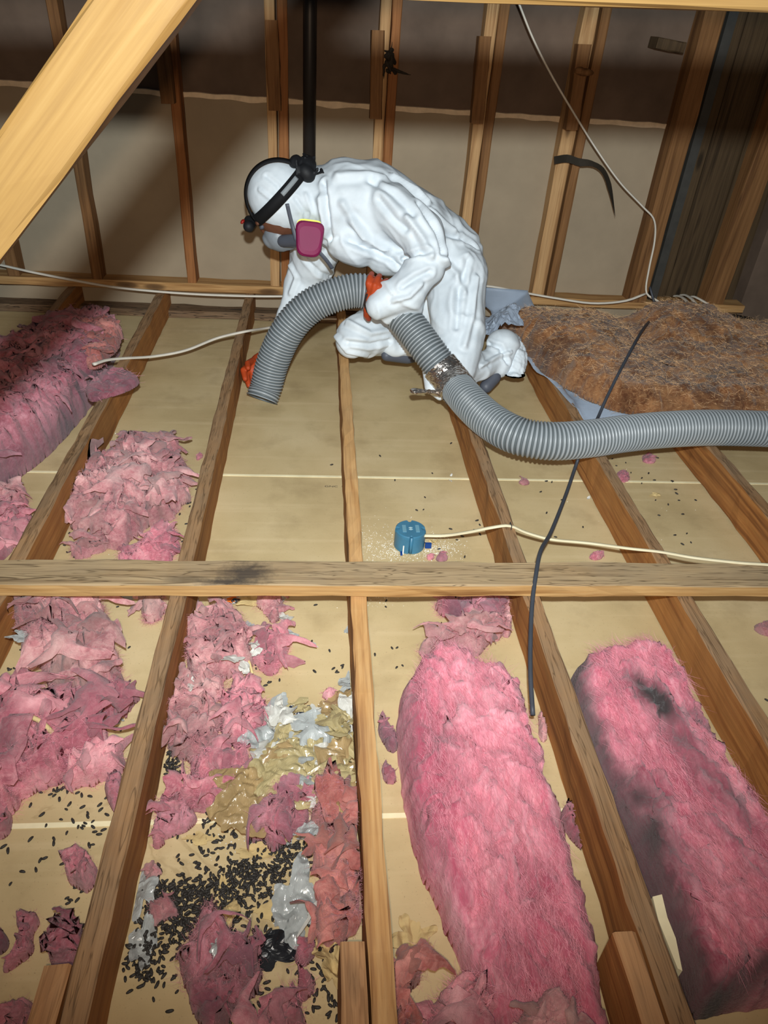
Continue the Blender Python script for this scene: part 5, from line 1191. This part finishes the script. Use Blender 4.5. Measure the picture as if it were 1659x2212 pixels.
SH = [  # px, py, z, w, h, angle, mat, amp, name, label
 (655,1650,0.030,0.150,0.110,0.45,'ochre',0.030,'plastic_bag','large crumpled ochre plastic bag in the middle of the litter heap'),
 (590,1690,0.034,0.085,0.060,0.5,'ochre',0.020,'plastic_scrap','ochre plastic fold at the left of the big ochre bag'),
 (533,1735,0.050,0.080,0.085,0.75,'amber',0.016,'plastic_scrap','shiny amber plastic flap lying over the pink swathe'),
 (728,1690,0.034,0.085,0.105,0.2,'amber',0.020,'plastic_scrap','brown translucent plastic piece beside the centre joist'),
 (700,1580,0.034,0.085,0.055,0.3,'ochre',0.022,'plastic_scrap','ochre plastic twist at the top of the litter heap'),
 (735,1515,0.008,0.060,0.045,0.6,'amber',0.014,'plastic_scrap','small amber plastic tuft against the centre joist'),
 (570,1575,0.020,0.075,0.110,-0.55,'clear',0.018,'plastic_scrap','long greyish clear plastic piece left of the ochre bag'),
 (612,1545,0.012,0.060,0.040,0.2,'ochre',0.014,'plastic_scrap','pale yellow plastic crumple at the top left of the heap'),
 (600,1565,0.022,0.035,0.060,0.1,'white_film',0.012,'paper_scrap','white paper peak between clear and yellow plastic'),
 (668,1560,0.024,0.060,0.035,0.9,'white_film',0.014,'paper_scrap','white paper sliver above the ochre bag'),
 (650,1535,0.012,0.050,0.018,0.15,'navy',0.008,'plastic_scrap','navy blue plastic scrap at the top of the heap'),
 (625,1600,0.026,0.050,0.030,0.3,'bluegrey',0.010,'plastic_scrap','blue-grey plastic bit in the middle of the heap'),
 (745,1560,0.026,0.050,0.075,0.2,'white_film',0.016,'paper_scrap','white paper piece with black bits against the joist'),
 (738,1575,0.046,0.034,0.014,-0.2,'blackf',0.006,'plastic_scrap','black plastic sliver on the white paper by the joist'),
 (705,1645,0.040,0.055,0.030,0.5,'white_film',0.014,'paper_scrap','pale paper scrap right of the ochre bag'),
 (715,1665,0.044,0.020,0.018,0.2,'bluegrey',0.004,'plastic_scrap','tiny blue plastic square right of the ochre bag'),
 (640,1620,0.040,0.060,0.030,0.1,'clear',0.014,'plastic_scrap','glossy clear crumple on top of the ochre bag'),
 (690,1725,0.030,0.055,0.040,0.7,'ochre',0.014,'plastic_scrap','yellow-green plastic bit at the foot of the heap'),
 (680,1795,0.008,0.075,0.040,0.3,'clear',0.012,'plastic_scrap','clear plastic strips below the mauve drape'),
 (622,1808,0.006,0.014,0.050,0.1,'clear',0.006,'plastic_strip','narrow clear strip standing beside the mauve drape'),
 (755,1740,0.020,0.030,0.030,0.1,'bluegrey',0.010,'plastic_scrap','grey plastic bit against the joist below the amber piece'),
 (506,1296,0.010,0.050,0.035,0.4,'white_film',0.012,'paper_scrap','white paper under the near edge of the cross timber'),
 (502,1300,0.022,0.022,0.034,-0.5,'orange_paper',0.004,'paper_scrap','orange paper scrap beside the cross timber'),
 (510,1297,0.034,0.016,0.010,0.3,'blackf',0.003,'plastic_scrap','black bit on the orange paper scrap'),
 (552,1300,0.008,0.060,0.030,0.2,'tan_paper',0.010,'paper_scrap','tan shredded paper under the cross timber'),
 (606,1300,0.006,0.020,0.060,0.25,'white_film',0.012,'paper_scrap','curved white paper right of the brownish pink tuft'),
 (616,1338,0.004,0.034,0.034,0.4,'white_film',0.008,'paper_scrap','white paper scrap below the curved paper'),
 (625,1368,0.003,0.050,0.014,-0.4,'clear',0.006,'plastic_scrap','thin clear sliver on the bare board'),
 (540,1362,0.030,0.018,0.055,0.1,'clear',0.006,'plastic_strip','milky strip between the dirty mound and the pink piece'),
 (560,1405,0.034,0.028,0.040,-0.4,'white_film',0.010,'paper_scrap','white crumple between mound and pink piece'),
 (500,1425,0.060,0.045,0.020,0.3,'white_film',0.010,'paper_scrap','white shreds on the dirty mound'),
 (528,1445,0.030,0.020,0.030,0.5,'white_film',0.008,'paper_scrap','white shred at the foot of the dirty mound'),
 (410,1480,0.052,0.016,0.030,0.2,'white_film',0.006,'paper_scrap','white shred on the grey-pink tuft'),
 (57,1377,0.070,0.050,0.026,0.3,'clear',0.008,'plastic_scrap','clear plastic scrap on the peaked clump'),
 (283,1290,0.004,0.040,0.020,0.2,'clear',0.006,'plastic_scrap','clear scrap beside the small clump under the cross timber'),
 (250,1562,0.003,0.028,0.018,0.1,'clear',0.005,'plastic_scrap','clear flake between flat slab and joist'),
 (636,1968,0.006,0.055,0.085,0.15,'clear',0.016,'plastic_scrap','clear crumpled plastic scrap beside the reddish wool lump'),
 (690,1950,0.050,0.010,0.090,-0.55,'white_film',0.004,'paper_strip','thin white strip leaning on the reddish wool'),
 (578,2052,0.004,0.055,0.036,-0.2,'blackf',0.010,'plastic_scrap','torn black plastic piece on the board'),
 (472,2050,0.085,0.020,0.022,0.3,'clear',0.005,'plastic_scrap','small white scrap in the fold of the large clump'),
 (490,1955,0.004,0.022,0.060,0.2,'tan_paper',0.008,'paper_scrap','tan torn paper standing among droppings'),
 (560,1842,0.004,0.060,0.022,0.3,'tan_paper',0.006,'paper_scrap','tan torn paper above the droppings'),
 (435,1812,0.003,0.050,0.018,0.05,'tan_paper',0.004,'paper_scrap','flat tan paper flake on the stained board'),
 (590,1965,0.003,0.060,0.020,-0.1,'tan_paper',0.006,'paper_scrap','tan paper shreds left of the clear scrap'),
 (312,1930,0.004,0.030,0.055,0.1,'clear',0.010,'plastic_scrap','cloudy film against the joist beside the droppings'),
 (300,2040,0.004,0.030,0.060,0.15,'clear',0.010,'plastic_scrap','cloudy film lower down against the joist'),
 (720,2075,0.010,0.050,0.060,0.2,'tan_paper',0.016,'paper_scrap','crumpled beige paper by the lapped joist end'),
 (700,2050,0.006,0.034,0.034,0.5,'blackf',0.010,'plastic_scrap','black plastic bit by the lapped joist end'),
 (676,1392,0.002,0.026,0.008,-0.5,'white_film',0.004,'paper_scrap','tiny white paper shred alone on the bare board'),
 (752,1366,0.002,0.018,0.020,0.2,'clear',0.005,'plastic_scrap','clear flake beside the centre joist'),
 (752,1480,0.004,0.026,0.050,-0.4,'clear',0.010,'plastic_scrap','frayed clear film beside the centre joist'),
 (758,1490,0.010,0.012,0.030,0.1,'navy',0.004,'plastic_scrap','dark scrap wedged against the centre joist'),
 (893,2030,0.004,0.055,0.045,0.5,'tan_paper',0.010,'paper_scrap','brown paper corner in the shadow right of the centre joist'),
 (935,1172,0.004,0.022,0.018,0.2,'tan_paper',0.005,'paper_scrap','torn paper flap beside the blue box'),
 (975,1028,0.002,0.008,0.008,0.2,'white_film',0.004,'paper_scrap','white crumb on the seam beyond the blue box'),
 (973,1040,0.002,0.009,0.010,0.7,'white_film',0.005,'paper_scrap','white crumb just below the seam beyond the blue box'),
 (1271,1077,0.002,0.010,0.008,0.7,'white_film',0.004,'paper_scrap','white crumb beside the streaky joist'),
 (1417,1070,0.002,0.030,0.022,0.3,'tan_paper',0.006,'paper_scrap','brown leaf-like scrap in the right-hand bay'),
]
for i, (px, py, z, w, h, a, mt, amp, nm, lab) in enumerate(SH):
    k_ = 1.5 if (mt in ('ochre', 'amber')) else (1.35 if w*h > 0.0012 else 1.15)
    o = sheet(nm, px, py, z, w*k_, h*k_, a, 200+i*7, M[mt], amp*1.0, 52 if w*h > 0.002 else 18, freq=22 if w > 0.04 else 45, outline=0.45)
    tag(o, lab, 'litter', 'torn scraps of bags and paper')
# leaf-like curls of torn film heaped on the ochre bag
rgl = np.random.default_rng(77)
for i in range(22):
    px_, py_ = (rgl.uniform(560, 765), rgl.uniform(1535, 1735))
    if px_-560 < (1600-py_)*0.8: px_ += 90
    mt = ('ochre', 'amber', 'ochre', 'clear', 'white_film', 'ochre')[i % 6]; zc = rgl.uniform(0.035, 0.062)
    c = PZ(min(px_, 752), py_, zc); c[0] = min(c[0], -0.055)
    PV, PF = petals(rgl, c+rgl.normal(0, 0.012, (30, 3))*[1, 1, 0.3], 5, (0.03, 0.075), (0.018, 0.045), 0.0009, 300+i, c[2]-0.02)
    PV[:, 0] = np.minimum(PV[:, 0], -0.021)
    o = link('film_curl', mesh_np('film_curl', PV-c, PF, False, [M[mt]]), None, c)
    tag(o, {'ochre': 'small ochre curl of torn film heaped on the big ochre bag', 'amber': 'small amber curl of torn film heaped on the big ochre bag', 'clear': 'small cloudy clear curl of film heaped on the big ochre bag', 'white_film': 'small white paper curl heaped on the big ochre bag'}[mt], 'litter', 'film curls on the ochre bag')
# broken strip of white board between joist and stained batt
pts = [(1408,1940),(1428,1935),(1440,1985),(1458,2030),(1472,2100),(1462,2095),(1440,2040),(1420,1990)]
A = np.array(pz(pts, 0.05)); cA = np.array([*A.mean(0), 0.0]); mb = MB(); k = len(A)
mb.add([(*p_, 0.002) for p_ in A]+[(*p_, 0.055) for p_ in A], [list(range(k)), list(range(k, 2*k))[::-1]]+[(i, (i+1) % k, k+(i+1) % k, k+i) for i in range(k)])
o = mb.build('board_offcut', M['seam'], None, loc=cA); tag(o, 'broken strip of white board between the joist and the stained batt', 'board')
# pale straws on the litter
for i, (x0, y0, x1, y1, z, lab) in enumerate(((620,1432,640,1438,0.012,'thin straw sticking out right of the pink piece'), (528,1415,545,1455,0.03,'pale curved stalk at the foot of the dirty mound'), (60,1545,115,1585,0.09,'pale rolled twig lying on the flat pink slab'))):
    pa, pb = PZ(x0, y0, z), PZ(x1, y1, z*0.8); r_ = (0.0007, 0.003, 0.005)[i]
    mb = MB(); mb.tube(spline([pa, pa*0.5+pb*0.5+[0.002, 0.003, 0.003], pb], 10), r_, 7); o = mb.build('straw', M['straw'], None, True, loc=pa); tag(o, lab, 'straw')

# ------------------------------------------------------------------ droppings
DR = [(450,1935,60,28,330),(560,1885,45,24,170),(620,1845,35,20,110),(360,1955,30,30,130),(420,2010,35,30,150),(330,2010,28,40,70),(300,2075,22,26,70),(400,1690,0,0,0),(372,1650,12,22,70),(480,1800,60,18,45),(590,1790,25,14,45),
      (500,1920,70,45,90),(560,1960,60,40,40),(480,1830,60,30,22),(720,2120,30,50,60),(560,2190,40,30,45),(640,2130,40,45,26),(330,2100,40,40,26),(545,1430,14,10,8),(560,1480,30,14,9),(720,1440,40,70,10),(700,1330,50,40,8),
      (380,1470,15,25,6),(370,1730,20,30,8),(470,1760,30,10,24),
      (190,1760,45,30,24),(160,1830,50,25,16),(130,1705,20,12,12),(180,1935,30,35,14),(60,1830,30,40,5),(100,1480,80,60,10),(240,1450,25,60,10),(280,1350,20,40,8),(120,1290,60,8,6),(30,1440,20,60,6),(240,1560,14,40,5),
      (160,1195,10,20,10),(250,960,18,18,8),(330,1120,40,50,14),(400,1090,14,50,10),(280,960,30,20,8),
      (1420,1090,70,70,34),(1290,1110,40,50,8),(960,1100,60,60,9),(1000,1180,40,20,6),(1180,1100,30,60,5),(1240,1310,60,20,4),(1520,1450,80,70,6),(840,1320,30,30,7),(850,1420,20,40,5),(1440,990,40,25,6),(850,1030,120,60,5)]
def pellet(seed):
    rg_ = np.random.default_rng(seed); L_ = 0.0050; r_ = 0.0025; n_ = 7; Vp = []; ks = [(-1, 0.12), (-0.72, 0.75), (-0.1, 1.0), (0.55, 0.9), (0.88, 0.55), (1, 0.08)]
    for (t, s_) in ks:
        for j in range(n_): a_ = 2*math.pi*j/n_; Vp.append((t*L_, r_*s_*math.cos(a_)+0.0003*t*t, r_*s_*math.sin(a_)))
    Fp = [(i*n_+j, (i+1)*n_+j, (i+1)*n_+(j+1) % n_, i*n_+(j+1) % n_) for i in range(len(ks)-1) for j in range(n_)]+[list(range(n_)), list(range((len(ks)-1)*n_, len(ks)*n_))[::-1]]
    return np.array(Vp)*(1+rg_.normal(0, 0.05, (len(Vp), 1))), Fp
PM = [pellet(k) for k in range(3)]; PMe = [mesh_np('dropping', v, f, True, [M['drop']]) for v, f in PM]
rg = np.random.default_rng(21); allp = []
JXs = np.array([j[0] for j in JX])
def place(px, py):
    X_ = PZ(px, py, 0)[0]
    if X_ < -0.4233: return ('small dark dropping on the board in the bay left of the lower left joist', 'droppings in the left bay') if py > 1290 else ('small dark dropping beyond the cross timber in the left bays', 'droppings beyond the cross timber at left')
    if X_ < 0:
        if py < 1600: return ('small dark dropping on the clean board above the litter heap', 'droppings above the litter heap')
        if py > 2085: return ('small dark dropping near the bottom edge in the littered bay', 'droppings at the bottom edge')
        if px < 345: return ('small dark dropping beside the lower left joist, littered bay', 'droppings along the lower left joist')
        return ('small dark dropping in the dense dark band of the littered bay', 'droppings in the dense band')
    return ('small dark dropping on the board in a bay right of the centre joist', 'droppings right of the centre joist')
for (px, py, sx, sy, n) in DR:
    for _ in range(n):
        x_, y_ = px+rg.normal()*sx, py+rg.normal()*sy
        p_ = PZ(x_, y_, 0.002)
        if np.min(np.abs(JXs-p_[0])) < 0.024 or p_[1] > 3.3: continue
        if abs(p_[1]-1.3165) < 0.05: continue
        dense = n > 60
        allp.append((p_[0], p_[1], 0.0021+(abs(rg.normal())*0.0045 if dense else 0), rg.uniform(0, 6.283), rg.normal()*(0.35 if dense else 0.05), rg.uniform(0.75, 1.35), place(x_, y_), rg.integers(0, 3)))
allp.sort(key=lambda q_: (q_[0]-CAM[0])**2+q_[1]**2)
def mat_of(q_):
    return Matrix.Translation((q_[0], q_[1], q_[2])) @ Matrix.Rotation(q_[3], 4, 'Z') @ Matrix.Rotation(q_[4], 4, 'Y') @ Matrix.Diagonal((q_[5], q_[5]**0.5, q_[5]**0.5, 1))
# the sparse, separate ones far off stay individual too; the nearest fill up to 300
for i, q_ in enumerate(allp[:296]):
    o = bpy.data.objects.new('dropping', PMe[q_[7]]); COL.objects.link(o); o.matrix_world = mat_of(q_)
    tag(o, q_[6][0], 'dropping', q_[6][1])
Vs = []; Fs = []; off = 0
for q_ in allp[296:]:
    v, f = PM[q_[7]]; mm = np.array(mat_of(q_)); Vs.append(v@mm[:3, :3].T+mm[:3, 3]); Fs += [tuple(k_+off for k_ in ff_) for ff_ in f]; off += len(v)
o = link('scattered_droppings', mesh_np('scattered_droppings', np.vstack(Vs), Fs, True, [M['drop']])); tag(o, 'scattered dark rodent droppings over the ceiling boards', 'droppings', kind='stuff')
# white plaster crumbs, mostly round the blue box
Vs = []; Fs = []; off = 0; oc = np.array([(1,0,0),(-1,0,0),(0,1,0),(0,-1,0),(0,0,1),(0,0,-1)], float); of = [(0,2,4),(2,1,4),(1,3,4),(3,0,4),(2,0,5),(1,2,5),(3,1,5),(0,3,5)]
for (px, py, sx, sy, n) in ((935,1185,30,13,900),(845,1190,24,14,450),(870,1160,50,25,140),(800,1170,14,22,120),(250,940,14,14,50),(240,990,18,16,40),(380,1200,40,10,20),(1400,1080,70,60,16),(1550,1500,50,80,6),(820,1290,20,10,90),(500,1830,60,30,60),(560,1960,60,40,110),(600,1290,60,30,20),(520,1880,90,40,80)):
    for _ in range(n):
        p_ = PZ(px+rg.normal()*sx, py+rg.normal()*sy, 0.001)
        if np.min(np.abs(JXs-p_[0])) < 0.022 or abs(p_[1]-1.3165) < 0.047 or np.hypot(p_[0]-bc[0], p_[1]-bc[1]) < 0.047: continue
        s_ = rg.uniform(0.0004, 0.0016)*rg.uniform(0.6, 1.3); Vs.append(oc*s_*rg.uniform(0.6, 1.3, (1, 3))+[p_[0], p_[1], s_*0.5]); Fs += [tuple(k_+off for k_ in f) for f in of]; off += 6
o = link('plaster_crumbs', mesh_np('plaster_crumbs', np.vstack(Vs), Fs, False, [M['white_dust']])); tag(o, 'white plaster crumbs strewn around the blue box', 'crumbs', kind='stuff')
